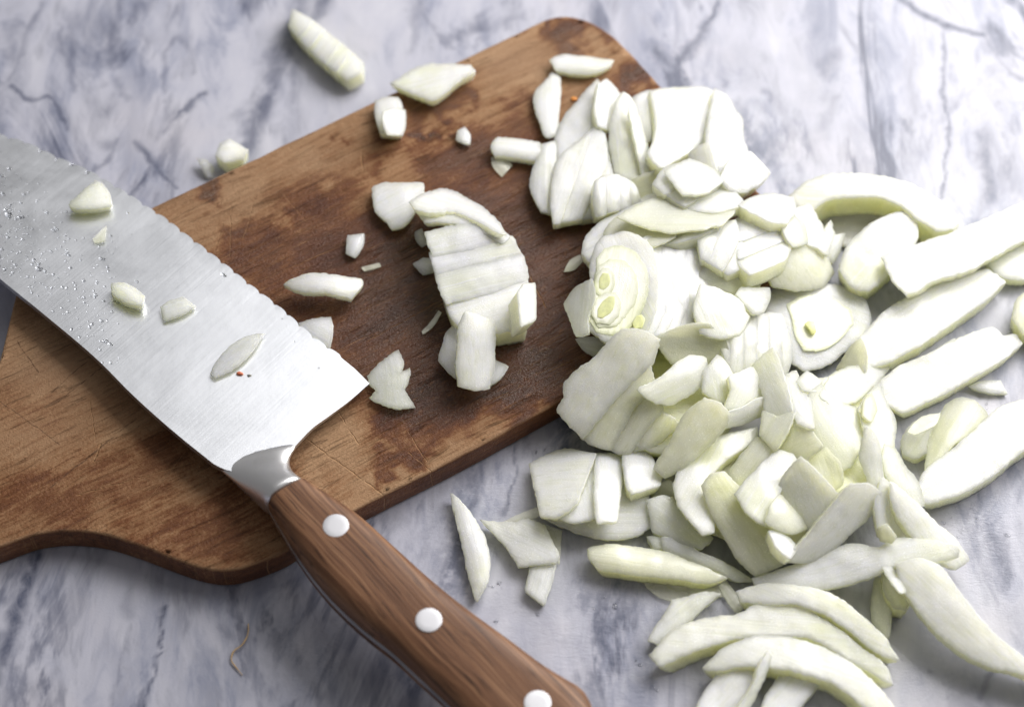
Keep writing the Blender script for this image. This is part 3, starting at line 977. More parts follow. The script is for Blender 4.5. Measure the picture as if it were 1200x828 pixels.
    for o, h in ((.62, -.2), (.95, -.62), (1.0, -1.1)):
        rings.append(B0 + nr * rr * o + up * rr * h)
    def low_ring(frac, scale):
        R = B0 + nr * rr
        R = R - up * (th_m * frac)
        c2 = R.mean(0)
        return c2 + (R - c2) * scale
    rings.append(low_ring(.5, 1 - (1 - taper) * .35))
    rings.append(low_ring(.85, 1 - (1 - taper) * .8))
    rings.append(low_ring(1.0, taper * .985))
    V = [T] + rings
    m = len(lp)
    nflip = [tuple(reversed(f)) for f in F]
    FF = list(nflip)
    prev, off = lp, n
    for _ in rings:
        cur = np.arange(off, off + m)
        for i in range(m):
            j = (i + 1) % m
            FF.append((prev[i], prev[j], cur[j], cur[i]))
        prev = cur; off += m
    # underside
    Bt = T - up * th_m
    c2 = rings[-1].mean(0)
    Bt = c2 + (Bt - Bt[lp].mean(0)) * taper * .93
    mp = np.arange(off, off + n)
    bottom = Bt.copy()
    for i, k in enumerate(lp):
        mp[k] = prev[i]
    V.append(bottom)
    FF += [tuple(mp[i] for i in f) for f in F]
    V = np.concatenate(V)
    # nothing sinks into the worktop or the board
    qx, qy = to_px(V)
    g2 = np.where(inside_board(qx, qy), BT, 0.0) + .12 * MM
    if minz is not None:
        V[:, 2] = np.maximum(V[:, 2], g2 * (1 if plane is None or minz == 0 else 0) + (0 if minz == 0 else minz * MM))
    # fibre coordinates
    w0 = at(cx, cy, float(co[2]))
    wx = at(cx + ax[0] * 10, cy + ax[1] * 10, float(co[2])) - w0
    wx = wx / np.linalg.norm(wx); wy = np.cross([0, 0, 1.0], wx)
    D = (V - w0) * 1000
    rz = rng.uniform(0, 200)
    loc = np.stack([D @ wx + rz, D @ wy + rz * .7, D[:, 2] * 1.0 + rz], 1)
    side = np.zeros(len(V)); side[n + 2 * m:] = 1.0
    rim = np.zeros(len(V)); rim[:n] = np.exp(-dist_poly(P0, pos[:, 0], pos[:, 1]) / 2.2); rim[n:n + 2 * m] = 1.0
    gd = rng.uniform(-.5, .75) + rng.uniform(.25, .6) * rng.choice([-1, 1]) * un + rng.uniform(.1, .35) * rng.choice([-1, 1]) * vn
    grad = np.full(len(V), float(gd.mean())); grad[:n] = gd
    for k in range(6): grad[n + k * m:n + (k + 1) * m] = gd[lp]
    ob = mesh_object(name, V, FF, mat or ONION, parent, loc, {'side': side, 'rim': rim, 'grad': grad})
    ob.color = (*tint, 1)
    if parent is None:
        tag(ob, label, cat, group)
    elif label:
        ob['label'] = label
    if stack:
        uu, vv = (mx - cx) * ax[0] + (my - cy) * ax[1], (mx - cx) * ay[0] + (my - cy) * ay[1]
        um = np.clip((uu - u.min()) / (np.ptp(u) + 1e-6) * 2 - 1, -1, 1)
        vm = np.clip((vv - v.min()) / (np.ptp(v) + 1e-6) * 2 - 1, -1, 1)
        hh = height(um, vm, mx, my)
        if zfun is not None:
            hh = hh + zfun(mx, my) * MM
        Z = ZB[sl]
        Z[M] = np.maximum(Z[M], hh)
    return ob


BOARD_PX = spline([(187, 238), (400, 137), (580, 51), (625, 29), (665, 19), (706, 33), (737, 60), (777, 104), (880, 215), (932, 278), (926, 318), (880, 342),
                   (740, 426), (540, 534), (415, 598), (330, 648), (255, 668), (85, 622), (-150, 690), (3, 407), (40, 314)], 12, 60)
BMASK = inside(BOARD_PX, GXX, GYY)


def inside_board(x, y):
    i = np.clip(((np.asarray(x) - GX0) / GS).astype(int), 0, GW - 1)
    j = np.clip(((np.asarray(y) - GY0) / GS).astype(int), 0, GH - 1)
    return BMASK[j, i]


W_ = (1.0, 1.0, 1.0)
YG = (0.985, 0.985, 0.80)       # greener, yellower flesh near the skin
YY = (0.97, 0.96, 0.74)
GR = (0.93, 0.94, 0.90)
G_BOARD, G_PILE, G_BLADE, G_MARB = 'loose onion bits on the chopping board', 'cut onion pieces in the big pile', 'onion bits stuck to the knife blade', 'loose onion pieces on the marble'


def B(label, pts, **k): return piece(k.pop('name', 'onion_bit'), pts, label=label, group=G_BOARD, **k)
def H(label, pts, **k):
    if not any(w in k.get('name', '') for w in ('wedge', 'block', 'cube')):
        k['th'] = k.get('th', 3.0) * .75
    return piece(k.pop('name', 'onion_slice'), pts, label=label, group=G_PILE, grow=1.6, **k)
def L(label, pts, **k): return piece(k.pop('name', 'onion_piece'), pts, label=label, group=G_MARB, **k)


def sub(o, name, pts, **k):
    return piece(name, pts, parent=o, **k)


def cluster(name, label, pts_base, group, cat='onion piece'):
    e = empty(name, Vector(at(*pts_base)))
    tag(e, label, cat, group)
    return e


def clip(poly, n, lo, hi):
    for nn, d in ((n, lo), (-n, -hi)):
        out = []
        for i in range(len(poly)):
            p, q = poly[i - 1], poly[i]
            a, b = p @ nn - d, q @ nn - d
            if a >= 0: out.append(p)
            if (a < 0) != (b < 0): out.append(p + (q - p) * a / (a - b))
        poly = np.array(out)
        if len(poly) < 3: return poly
    return poly


def fan(name, label, pts, group, n, ang, th=4.0, step=.35, over=3.0, bend=.6, lean=.5, tint=W_, axis=None, maxtilt=28, lift=0.0):
    """a piece cut into n leaves that still lie together; ang is the direction across the cuts, in the photograph"""
    P = spline(pts, 6, 40)
    c0 = P.mean(0)
    M = inside(P, GXX, GYY)
    A = np.stack([GXX[M] - c0[0], GYY[M] - c0[1], np.ones(M.sum())], 1)
    S = ZB[M]
    co, *_ = np.linalg.lstsq(A, S, rcond=None)
    lim = math.tan(math.radians(maxtilt)) * np.array([1 / 4.2, 1 / 3.5]) * MM
    co[:2] /= max(abs(co[0]) / lim[0], abs(co[1]) / lim[1], 1)
    co[2] = np.quantile(S - A[:, :2] @ co[:2], .82) + lift * MM
    e = cluster(name, label, (c0[0], c0[1], float(co[2])), group)
    nn = np.array([math.cos(math.radians(ang)), math.sin(math.radians(ang))])
    d = P @ nn
    cuts = np.linspace(d.min(), d.max(), n + 1)
    cuts[1:-1] += rng.uniform(-.18, .18, n - 1) * (cuts[1] - cuts[0])
    for k in range(n):
        q = clip(P, nn, cuts[k] - (over if k else 1), cuts[k + 1] + 1.0)
        if len(q) < 3: continue
        q = q + rng.uniform(-1.2, 1.2, 2)
        keep = [q[0]]
        for p in q[1:]:
            if np.linalg.norm(p - keep[-1]) > 2.5: keep.append(p)
        q = np.array(keep)
        m = q.mean(0)
        z = lambda x, y: (co[0] * (x - c0[0]) + co[1] * (y - c0[1]) + co[2]) / MM + step * (k % 2 * .5 + k * .35) + lean * .09 * ((np.array([x, y]) - m) @ nn)
        pl = [(m[0] + dx, m[1] + dy, z(m[0] + dx, m[1] + dy) + rng.uniform(-.12, .12)) for dx, dy in ((10, 0), (-6, 9), (-6, -9))]
        sub(e, 'slice', [tuple(p) for p in q], th=th, bend=bend * .5, arc=bend, axis=ang + 90 if axis is None else axis, plane=pl, tint=tint, taper=.97, rag=.4, corner=40, grow=.4)
    return e


# ---- on the marble behind the board
fan('onion_strip', 'thick onion strip with ridged segments lying on the marble behind the board', [(342, 11), (362, 22), (394, 46), (424, 72), (424, 84), (408, 94), (380, 72), (352, 46), (338, 30)], G_MARB, 5, 40, th=5, bend=.7, step=.25, lean=.9)
L('small onion cube on the marble against the board back edge', [(258, 168), (268, 163), (290, 175), (284, 186), (264, 190), (253, 182)], th=6, r=.2, minz=None, plane=[(258, 168, .1), (290, 175, .1), (264, 190, .1)], arc=.1, bend=.3, name='onion_cube')
L('thin upright onion sliver at the left of the small cube behind the board', [(232, 186), (243, 189), (250, 197), (249, 207), (243, 207)], th=1.2, bend=.1, minz=None, plane=[(232, 186, 1.5), (250, 197, .3), (243, 207, .1)], name='onion_sliver')
# ---- on the board, at the back
B('flat diamond shaped onion piece lying across the back edge of the board', [(459, 97), (478, 85), (500, 75), (520, 75), (552, 77), (557, 84), (540, 92), (525, 104), (508, 118), (480, 108)], th=3.4, name='onion_piece', maxtilt=8)
c = cluster('onion_cube', 'short onion cube of two layers standing below the diamond shaped piece', (458, 140, BT), G_BOARD)
sub(c, 'layer', [(440, 118), (452, 114), (466, 114), (470, 122), (471, 140), (470, 157), (446, 156), (441, 140)], th=3.2, bend=.5)
sub(c, 'layer', [(449, 131), (462, 127), (475, 129), (475, 148), (472, 158), (454, 158), (450, 146)], th=1.2, bend=.4)
B('tiny pale onion chip alone right of the two layered cube', [(537, 153), (545, 149), (551, 158), (550, 169), (541, 166), (535, 163)], th=1.0, name='onion_chip')
B('thin wet onion membrane under the bar that points at the pile', [(576, 184), (596, 188), (600, 193), (588, 207), (577, 193)], th=.4, mat=FILM, name='onion_membrane')
B('short rounded onion bar pointing right into the pile', [(577, 166), (583, 161), (605, 163), (632, 167), (635, 177), (628, 187), (600, 183), (580, 181), (575, 173)], th=2.8, bend=1.0, name='onion_strip')
B('square onion piece with a torn lower corner left of the sliced wedge', [(436, 221), (441, 217), (470, 215), (494, 214), (496, 225), (489, 240), (479, 258), (470, 265), (459, 267), (453, 259), (440, 247)], th=2.4, bend=.9, name='onion_piece')
B('tiny onion chip below the square torn piece', [(408, 276), (426, 274), (425, 287), (416, 301), (406, 296)], th=1.2, bend=.8, name='onion_chip')
B('pair of hair thin onion shreds under the tiny chip', [(424, 313), (444, 308), (446, 312), (427, 317)], th=.5, mat=FILM, name='onion_shred')
B('curved onion petal with a dark shadow beneath, near the knife edge', [(333, 333), (354, 322), (376, 320), (400, 323), (423, 327), (425, 332), (412, 349), (400, 346), (387, 342), (361, 341), (342, 337)], th=2.2, bend=1.0, arc=2.6, lift=1.6, name='onion_petal', taper=.96)
B('onion piece half hidden under the scalloped knife edge', [(350, 378), (370, 373), (387, 372), (389, 379), (386, 408), (370, 402), (352, 392)], th=1.5, name='onion_piece')
B('crumpled translucent onion skin beside the heel of the blade', [(432, 440), (446, 424), (466, 410), (472, 423), (470, 436), (479, 431), (480, 438), (473, 455), (485, 476), (462, 478), (434, 467), (442, 457), (434, 450)], mat=THIN, th=1.3, bend=.9, tint=(.96, .97, .95), name='onion_skin', rag=.9)
B('small dull onion chip lying against the left side of the sliced wedge', [(485, 309), (496, 302), (507, 303), (509, 318), (496, 321)], th=.8, tint=GR, name='onion_chip')
B('small onion crumb tucked at the upper left of the sliced wedge', [(487, 272), (494, 268), (500, 284), (495, 288), (488, 280)], th=1.0, tint=GR, name='onion_chip')
B('curved hair of onion left of the block in front of the wedge', [(494, 388), (505, 377), (514, 364), (517, 366), (508, 381), (496, 391)], th=.4, mat=FILM, name='onion_shred')
B('wet grey scrap of onion membrane on the board left of the pile', [(661, 318), (668, 305), (680, 298), (683, 306), (672, 316)], th=.35, mat=FILM, name='onion_membrane')
B('slim onion sliver lying at the far end of the board', [(645, 70), (652, 66), (680, 66), (719, 71), (716, 77), (695, 86), (672, 86), (652, 82)], th=2.4, bend=.9, name='onion_strip')
# the sliced wedge in the middle of the board
c = cluster('sliced_onion_wedge', 'onion wedge sliced into leaning leaves in the middle of the board', (560, 320, BT), G_BOARD)
sub(c, 'slice', [(520, 348), (570, 339), (617, 325), (619, 345), (616, 384), (600, 387), (582, 390), (548, 388), (531, 374)], th=7.5, bend=1.6, axis=-15, taper=.93)
sub(c, 'slice', [(607, 343), (614, 333), (627, 331), (628, 352), (628, 374), (611, 382)], th=6.5, bend=.3, axis=80, taper=.95)
sub(c, 'slice', [(509, 318), (560, 309), (612, 297), (619, 318), (618, 330), (570, 345), (523, 356), (514, 336)], th=1.6, bend=.7, r=.14, axis=-15, plane=[(509, 336, 17.4), (617, 312, 16.0), (523, 356, 16.9)])
sub(c, 'slice', [(503, 296), (553, 288), (600, 276), (612, 298), (600, 303), (558, 313), (511, 323), (507, 310)], th=1.6, bend=.7, r=.14, axis=-15, plane=[(505, 310, 17.9), (606, 288, 16.4), (511, 322, 17.6)])
sub(c, 'slice', [(498, 272), (545, 262), (588, 266), (602, 281), (590, 288), (553, 293), (507, 301), (501, 286)], th=1.6, bend=.7, r=.14, axis=-15, plane=[(500, 285, 18.4), (596, 275, 16.8), (507, 300, 18.1)])
sub(c, 'slice', [(487, 246), (510, 240), (545, 250), (580, 262), (596, 278), (588, 285), (556, 268), (530, 260), (498, 260)], th=1.6, bend=.8, plane=[(490, 248, 18.0), (590, 275, 16.9), (500, 260, 18.6)])
sub(c, 'slice', [(481, 236), (500, 225), (524, 221), (546, 231), (576, 251), (593, 272), (586, 273), (560, 258), (530, 247), (500, 247), (486, 245)], th=2.2, bend=.8, plane=[(484, 240, 19.4), (588, 268, 18.2), (500, 247, 20.0)])
c = cluster('onion_block', 'small layered onion block leaning on the front of the sliced wedge', (555, 415, BT), G_BOARD)
sub(c, 'flap', [(572, 418), (595, 429), (590, 438), (575, 450), (566, 440)], th=1.5, bend=.2)
sub(c, 'layer', [(537, 376), (544, 372), (550, 420), (548, 446), (531, 440), (514, 421), (519, 404), (523, 390)], th=3, bend=.5, axis=80)
sub(c, 'layer', [(545, 366), (562, 370), (579, 377), (580, 400), (579, 420), (574, 455), (556, 456), (538, 451), (536, 430), (538, 400), (540, 377)], th=3.2, bend=1.0, axis=85)

# ---- onion on the blade
def K(label, pts, th, **k):
    A = [(p[0], p[1], (knife_z(*p)) / MM + .75) for p in ((pts[0]), (pts[len(pts) // 3]), (pts[2 * len(pts) // 3]))]
    return piece(k.pop('name', 'onion_bit'), pts, th=th, label=label, group=G_BLADE, plane=A, stack=False, minz=None, **k)


K('largest onion bit on the blade, a blunt triangle near the scalloped edge', [(81, 239), (96, 225), (112, 211), (120, 214), (126, 224), (131, 240), (109, 244), (83, 243)], 2.8, bend=.6, tint=GR)
K('tiny clear onion flake on the blade below the blunt triangle', [(109, 280), (124, 265), (122, 282), (112, 284)], .6, mat=FILM, bend=.1, name='onion_flake')
K('stubby rectangular onion bit near the middle of the blade', [(131, 332), (148, 332), (169, 347), (166, 358), (150, 354), (132, 343)], 2.8, bend=.5, tint=GR)
K('flat onion chip with a pointed right corner on the blade', [(189, 359), (200, 352), (214, 348), (229, 359), (210, 369), (193, 375)], 1.3, bend=.3, tint=GR, name='onion_chip')
K('long leaf shaped onion sliver on the blade above the red speck', [(248, 437), (254, 424), (264, 411), (289, 394), (309, 391), (298, 408), (279, 427), (251, 443)], 1.0, bend=.3, tint=(.9, .9, .9), name='onion_sliver')

# ---- the pile: first what lies lowest
H('shadowed onion slice under the middle of the pile on the board', [(705, 310), (760, 270), (850, 270), (900, 300), (880, 360), (820, 400), (740, 400), (700, 360)], th=3.6, tint=YG, bend=2)
H('shadowed onion layer under the front left fan of slices', [(690, 440), (760, 410), (850, 410), (880, 460), (840, 520), (780, 530), (710, 500)], th=8, tint=YG, bend=2)
H('deep lying onion layer showing in gaps of the lower pile', [(800, 560), (880, 520), (960, 520), (1010, 560), (980, 630), (900, 650), (830, 620)], th=5, tint=YY, bend=2)
H('deep lying onion layer under the thin upright petals', [(920, 450), (1000, 440), (1040, 480), (1050, 560), (1010, 600), (940, 560), (900, 500)], th=8, tint=YG, bend=2)
# top end of the pile, on the board
H('ragged onion sliver standing furthest left at the back of the pile', [(641, 96), (648, 87), (655, 91), (654, 116), (653, 134), (652, 158), (640, 160), (636, 146), (628, 120), (632, 106)], th=2.2, bend=.6, rag=.9, name='onion_sliver')
H('granular grey white onion sliver at the left edge of the back pile', [(636, 170), (649, 166), (651, 200), (650, 238), (647, 248), (635, 246), (625, 222), (625, 200), (632, 184)], th=3.6, bend=1.2, tint=(.93, .93, .95), name='onion_sliver')
H('pointed onion leaf rising at the back left of the pile', [(700, 95), (706, 110), (704, 130), (708, 152), (680, 176), (655, 190), (652, 165), (660, 142), (680, 117)], th=3.4, bend=.8, name='onion_petal')
H('second pointed onion tip behind the long curved leaf', [(703, 100), (711, 94), (727, 112), (724, 130), (718, 150), (702, 146), (699, 125)], th=4.2, bend=.8, name='onion_petal')
fan('onion_petal', 'wide triangular onion leaf facing the knife at the back of the pile', [(698, 149), (709, 156), (713, 185), (717, 210), (704, 224), (698, 252), (672, 256), (649, 261), (647, 245), (650, 203), (655, 185), (675, 168)], G_PILE, 3, 20, th=3.6, bend=0.6, tint=(1, 1, .97))
H('pale onion shell piece behind the notch at the top of the pile', [(740, 117), (752, 110), (763, 107), (768, 122), (768, 138), (765, 160), (757, 166), (750, 148), (744, 130)], th=3.4, bend=.6, name='onion_petal')
H('long curved onion leaf left of the dark notch', [(730, 109), (738, 116), (746, 135), (753, 160), (758, 182), (754, 202), (745, 212), (733, 207), (721, 202), (717, 172), (717, 142), (723, 121)], th=4.0, bend=1.2, name='onion_petal')
H('narrow onion leaf edging the dark notch on its left', [(739, 122), (749, 142), (754, 160), (760, 179), (770, 196), (768, 208), (757, 212), (752, 190), (745, 160), (740, 135)], th=2.0, bend=.4, name='onion_petal')
fan('onion_shell', 'layered onion shell curving down the right side of the back pile', [(838, 105), (852, 113), (860, 128), (868, 138), (870, 160), (878, 178), (868, 196), (852, 204), (840, 207), (834, 188), (828, 168), (831, 136)], G_PILE, 7, 80, th=8, bend=1.4)
fan('onion_layer', 'broad flat onion panel with a yellow rim at the top of the pile', [(763, 107), (780, 104), (805, 103), (828, 104), (837, 108), (836, 124), (829, 152), (821, 168), (808, 177), (786, 191), (776, 196), (768, 190), (761, 179), (766, 168), (770, 144), (767, 124)], G_PILE, 3, 0, th=4.2, bend=0.3, step=0.3)
fan('onion_block', 'onion block with fine lines at the right end of the back pile', [(858, 186), (880, 177), (893, 190), (903, 201), (894, 212), (876, 224), (858, 222), (844, 208)], G_PILE, 5, -50, th=6, bend=0.4)
H('upright onion strip behind the block at the right of the back pile', [(810, 178), (828, 168), (835, 188), (840, 208), (822, 208), (806, 200)], th=4, bend=.6, name='onion_strip')
H('yellowish hollow onion leaf between the roll and the flat panel', [(742, 212), (772, 199), (777, 208), (788, 220), (768, 230), (752, 238), (746, 226)], th=3, bend=-1.0, tint=YY, name='onion_petal')
fan('onion_roll', 'rolled onion piece like a small barrel at the left of the pile', [(697, 212), (713, 206), (731, 208), (744, 219), (750, 237), (735, 244), (715, 248), (698, 253), (695, 232)], G_PILE, 4, 0, th=5, bend=1.2, step=0.2)
# the fan of thin slices behind the rings
fan('onion_slice', 'outer onion fan slice arching behind the ringed slice', [(682, 296), (686, 280), (700, 263), (730, 247), (770, 226), (800, 230), (830, 238), (850, 250), (840, 268), (800, 282), (768, 286), (740, 280), (715, 286), (697, 304), (690, 305)], G_PILE, 4, 60, th=4.4, bend=0.8, step=0.7)
H('inner onion fan slice with a hollow face behind the ringed slice', [(709, 274), (720, 258), (745, 249), (776, 254), (800, 262), (790, 276), (766, 286), (740, 277), (718, 277)], th=2.0, bend=-.7, tint=YY, axis=-10, name='onion_slice')
fan('onion_slice', 'bright torn onion slice lying across the centre of the upper pile', [(767, 214), (778, 198), (805, 188), (825, 200), (845, 208), (862, 225), (872, 236), (866, 241), (850, 246), (825, 248), (800, 240), (780, 226)], G_PILE, 3, 60, th=3.6)
H('creamy onion layer below the bright torn slice', [(726, 254), (750, 240), (785, 232), (820, 244), (860, 246), (846, 262), (812, 268), (776, 270), (750, 262)], th=1.8, bend=.8, tint=YG, name='onion_slice')
H('torn onion panel under the layered shell at the back right', [(780, 200), (808, 187), (830, 196), (846, 210), (830, 222), (800, 226)], th=2.2, bend=.4, name='onion_layer')
# right of it
fan('onion_block', 'large squarish onion block with a knotted edge right of the ringed slices', [(862, 256), (880, 246), (897, 240), (912, 252), (921, 266), (927, 290), (920, 305), (900, 314), (879, 322), (868, 311), (865, 285)], G_PILE, 3, 70, th=6, bend=0.6, tint=W_)
fan('onion_layer', 'flat onion panel joined to the left of the large squarish block', [(816, 270), (840, 262), (862, 257), (868, 280), (870, 312), (852, 320), (836, 308), (822, 302)], G_PILE, 3, 20, th=5)
H('greenish onion facet below the flat panel in the middle of the pile', [(826, 312), (850, 318), (870, 316), (880, 326), (872, 342), (860, 350), (840, 342), (820, 330)], th=3.6, bend=.8, tint=YG, name='onion_layer')
# ringed half onion, sliced
c = cluster('sliced_half_onion', 'half onion sliced into leaves whose cut face shows rings and green hearts', (740, 340, BT), G_PILE)
for k in range(7, 0, -1):
    q = 12.6 * k
    sub(c, 'slice', [(734 + q, 284 - 2.4 * k), (748 + q, 278 - 2.6 * k), (759 + q, 283 - 2.6 * k), (768 + q, 306 - 2 * k), (771 + q, 338), (765 + q, 368), (754 + q * .96, 390), (735 + q * .9, 398), (728 + q * .9, 340)],
        th=4.0, bend=1.0, axis=85, taper=.97, press=.6, plane=[(748 + q, 284, 19.2 - .75 * k), (771 + q, 338, 17.2 - .78 * k), (735 + q, 398, 17.6 - .75 * k)])
PZ = lambda dz: [(706, 280, 20.6 + dz), (770, 330, 19.4 + dz), (700, 396, 15.6 + dz)]
sub(c, 'slice', [(697, 292), (706, 278), (728, 272), (748, 276), (761, 286), (769, 310), (771, 340), (766, 368), (755, 390), (735, 401), (709, 400), (685, 380), (688, 352), (693, 328), (692, 306)], th=5, bend=0, arc=0, plane=PZ(0), axis=60)
sub(c, 'ring', [(699, 302), (712, 291), (728, 288), (744, 295), (756, 312), (759, 336), (752, 362), (739, 382), (718, 393), (700, 389), (689, 374), (692, 350), (697, 328)], th=.45, bend=0, arc=0, plane=PZ(4.72), tint=(1, 1, .97), mat=RING)
sub(c, 'ring', [(700, 313), (714, 303), (731, 305), (744, 320), (747, 343), (738, 364), (722, 382), (702, 384), (692, 368), (695, 345)], th=.45, bend=0, arc=0, plane=PZ(4.9), mat=RING)
sub(c, 'core', [(700, 322), (706, 314), (714, 314), (720, 322), (720, 334), (714, 345), (704, 348), (698, 342), (697, 332)], th=.45, bend=0, arc=0, plane=PZ(5.08), mat=RING)
sub(c, 'core', [(697, 352), (708, 343), (721, 343), (728, 354), (725, 370), (714, 380), (700, 378), (692, 366)], th=.45, bend=0, arc=0, plane=PZ(5.1), mat=RING)
sub(c, 'green_heart', [(703, 326), (707, 320), (713, 320), (715, 327), (713, 334), (707, 339), (703, 337)], th=.4, bend=0, arc=0, plane=PZ(5.24), mat=GREEN, stack=False)
sub(c, 'green_heart', [(701, 363), (707, 353), (714, 347), (720, 347), (720, 356), (715, 366), (706, 372), (701, 371)], th=.4, bend=0, arc=0, plane=PZ(5.26), mat=GREEN, stack=False)
sub(c, 'green_heart', [(741, 378), (746, 370), (752, 369), (755, 374), (752, 383), (744, 384)], th=.4, bend=0, arc=0, plane=PZ(4.95), mat=GREEN, stack=False)
H('smooth onion panel with faint lines beside the ringed slices', [(822, 335), (845, 342), (864, 352), (876, 372), (866, 390), (845, 394), (822, 388), (815, 360)], th=3.6, bend=.8, axis=60, name='onion_layer', maxtilt=12)
H('yellow hollow of an onion layer in the centre of the pile', [(768, 398), (800, 384), (828, 380), (846, 395), (854, 415), (840, 428), (812, 428), (788, 424)], th=2.2, bend=-1.2, tint=YY, name='onion_petal')
fan('onion_petal', 'large ribbed onion petal bulging in the centre of the pile', [(842, 400), (856, 380), (880, 367), (914, 368), (922, 386), (928, 415), (922, 440), (900, 444), (876, 440), (858, 437)], G_PILE, 6, 0, th=3.4, bend=1.2, tint=(1, 1, .95))
H('small white onion chip lying on top of the ribbed petal', [(864, 345), (870, 338), (885, 339), (901, 338), (901, 347), (894, 364), (884, 366), (872, 353)], th=3.0, bend=.3, name='onion_chip')
# right hand group, on the marble
L('large bowl shaped onion wedge with a thick rim at the back right', [(925, 229), (945, 214), (965, 206), (991, 203), (1024, 205), (1069, 216), (1102, 237), (1124, 260), (1118, 268), (1097, 270), (1074, 255), (1056, 241), (1020, 229), (990, 231), (963, 237), (952, 246), (935, 244)], th=9, bend=.8, arc=2.0, taper=.93, tint=(.98, .98, .92), name='onion_wedge')
L('shaded onion piece lying inside the bowl shaped wedge', [(955, 262), (985, 252), (1030, 250), (1075, 262), (1080, 280), (1040, 292), (990, 288)], th=1.2, bend=-.4, tint=(.85, .83, .72), name='onion_membrane')  # tint darkened for the shade inside the bowl
H('soft edged onion piece touching the left end of the bowl shaped wedge', [(868, 240), (885, 231), (906, 228), (928, 232), (931, 246), (922, 260), (905, 258), (888, 250)], th=6, bend=1.0, name='onion_piece')
H('shaded onion scrap behind the upright torn sliver', [(918, 262), (930, 254), (942, 263), (945, 283), (930, 287), (922, 276)], th=2.5, tint=(.9, .9, .84), name='onion_scrap')  # grey tint carries the shadow this scrap lies in
H('upright torn onion sliver with a forked tip before the bowl shaped wedge', [(931, 247), (947, 240), (960, 260), (966, 272), (974, 259), (976, 272), (969, 297), (958, 289), (946, 284), (940, 266)], th=3, bend=.5, name='onion_sliver', rag=.8)
L('thin torn onion shred beside the flat wedge under the bowl', [(970, 290), (976, 276), (990, 274), (984, 295), (976, 309), (970, 302)], th=3, name='onion_shred', bend=.2)
H('domed onion piece beside the dark gap right of the squarish block', [(903, 322), (912, 305), (930, 288), (953, 285), (966, 300), (976, 318), (966, 334), (936, 338), (906, 332)], th=4, bend=2.6, axis=30, tint=YG, name='onion_dome')
L('flat triangular onion wedge in front of the bowl shaped wedge', [(1072, 244), (1046, 250), (1010, 270), (990, 295), (983, 316), (1000, 336), (1018, 341), (1040, 322), (1060, 302), (1073, 283)], th=7.5, bend=.7, name='onion_wedge')
L('grey onion wedge half hidden at the right frame edge under the long bar', [(1155, 305), (1180, 290), (1216, 283), (1218, 325), (1190, 327), (1168, 320)], th=4, tint=(.9, .91, .9), name='onion_wedge')
L('long thick onion wedge with a frosted cut face, second from the top right', [(1003, 402), (1022, 380), (1032, 368), (1056, 352), (1090, 335), (1125, 322), (1158, 316), (1178, 330), (1160, 348), (1128, 370), (1100, 390), (1057, 416), (1030, 428), (1010, 430), (1004, 415)], th=6.5, bend=-.3, arc=.4, name='onion_wedge')
L('long straight onion bar with a ragged yellow root end at the top right', [(1034, 302), (1058, 292), (1102, 277), (1158, 255), (1199, 237), (1232, 222), (1232, 268), (1199, 281), (1158, 304), (1130, 318), (1088, 331), (1074, 341), (1062, 345), (1044, 325)], th=4.0, bend=-.3, name='onion_bar', plane=[(1034, 310, 8.5), (1199, 255, 4.0), (1074, 341, 8.0)], rag=.8)
L('onion wedge cut off by the right frame edge above the ribbed bar', [(1187, 372), (1192, 352), (1202, 342), (1235, 338), (1235, 392), (1200, 392)], th=6, tint=YG, bend=1.0, name='onion_wedge')
L('loose onion sliver standing up behind the ribbed onion bar', [(1085, 420), (1105, 404), (1119, 396), (1116, 406), (1100, 417)], th=3, bend=.2, name='onion_sliver')
L('ribbed onion bar with two grooves and a notched right end', [(1030, 447), (1052, 430), (1080, 418), (1120, 398), (1154, 385), (1163, 383), (1177, 394), (1190, 391), (1198, 402), (1176, 420), (1132, 446), (1100, 464), (1056, 484), (1034, 470)], th=5.5, bend=-.3, name='onion_bar')
L('small pointed onion tip sticking out under the ribbed bar', [(1136, 452), (1150, 447), (1172, 446), (1177, 455), (1180, 460), (1160, 459)], th=1.6, bend=.4, name='onion_chip')
L('striped domed onion petal standing behind the large granular wedge', [(1084, 552), (1086, 540), (1090, 516), (1100, 490), (1108, 474), (1124, 466), (1140, 468), (1150, 477), (1158, 488), (1142, 506), (1130, 513), (1117, 520), (1106, 534), (1094, 548)], mat=THIN, th=1.8, bend=3.4, axis=-60, tint=YG, name='onion_petal', lift=2)
L('cup of onion heart with curled rim left of the striped petal', [(1056, 516), (1066, 499), (1078, 492), (1100, 484), (1096, 498), (1090, 514), (1088, 530), (1072, 536), (1058, 530)], mat=THIN, th=4, bend=-1.0, tint=(.98, .98, .93), name='onion_cup')
L('clear onion membrane hanging over the onion cup', [(1064, 505), (1078, 490), (1102, 483), (1094, 498), (1084, 503), (1072, 508)], th=.7, bend=.5, mat=FILM, name='onion_membrane', lift=.5)
L('large granular onion wedge at the right, cut off by the frame', [(1075, 568), (1082, 554), (1112, 530), (1140, 506), (1178, 474), (1202, 467), (1240, 452), (1240, 505), (1199, 528), (1170, 551), (1140, 571), (1104, 585), (1083, 590), (1077, 580)], th=6.5, bend=.5, arc=.5, tint=(.97, .97, .99), name='onion_wedge')
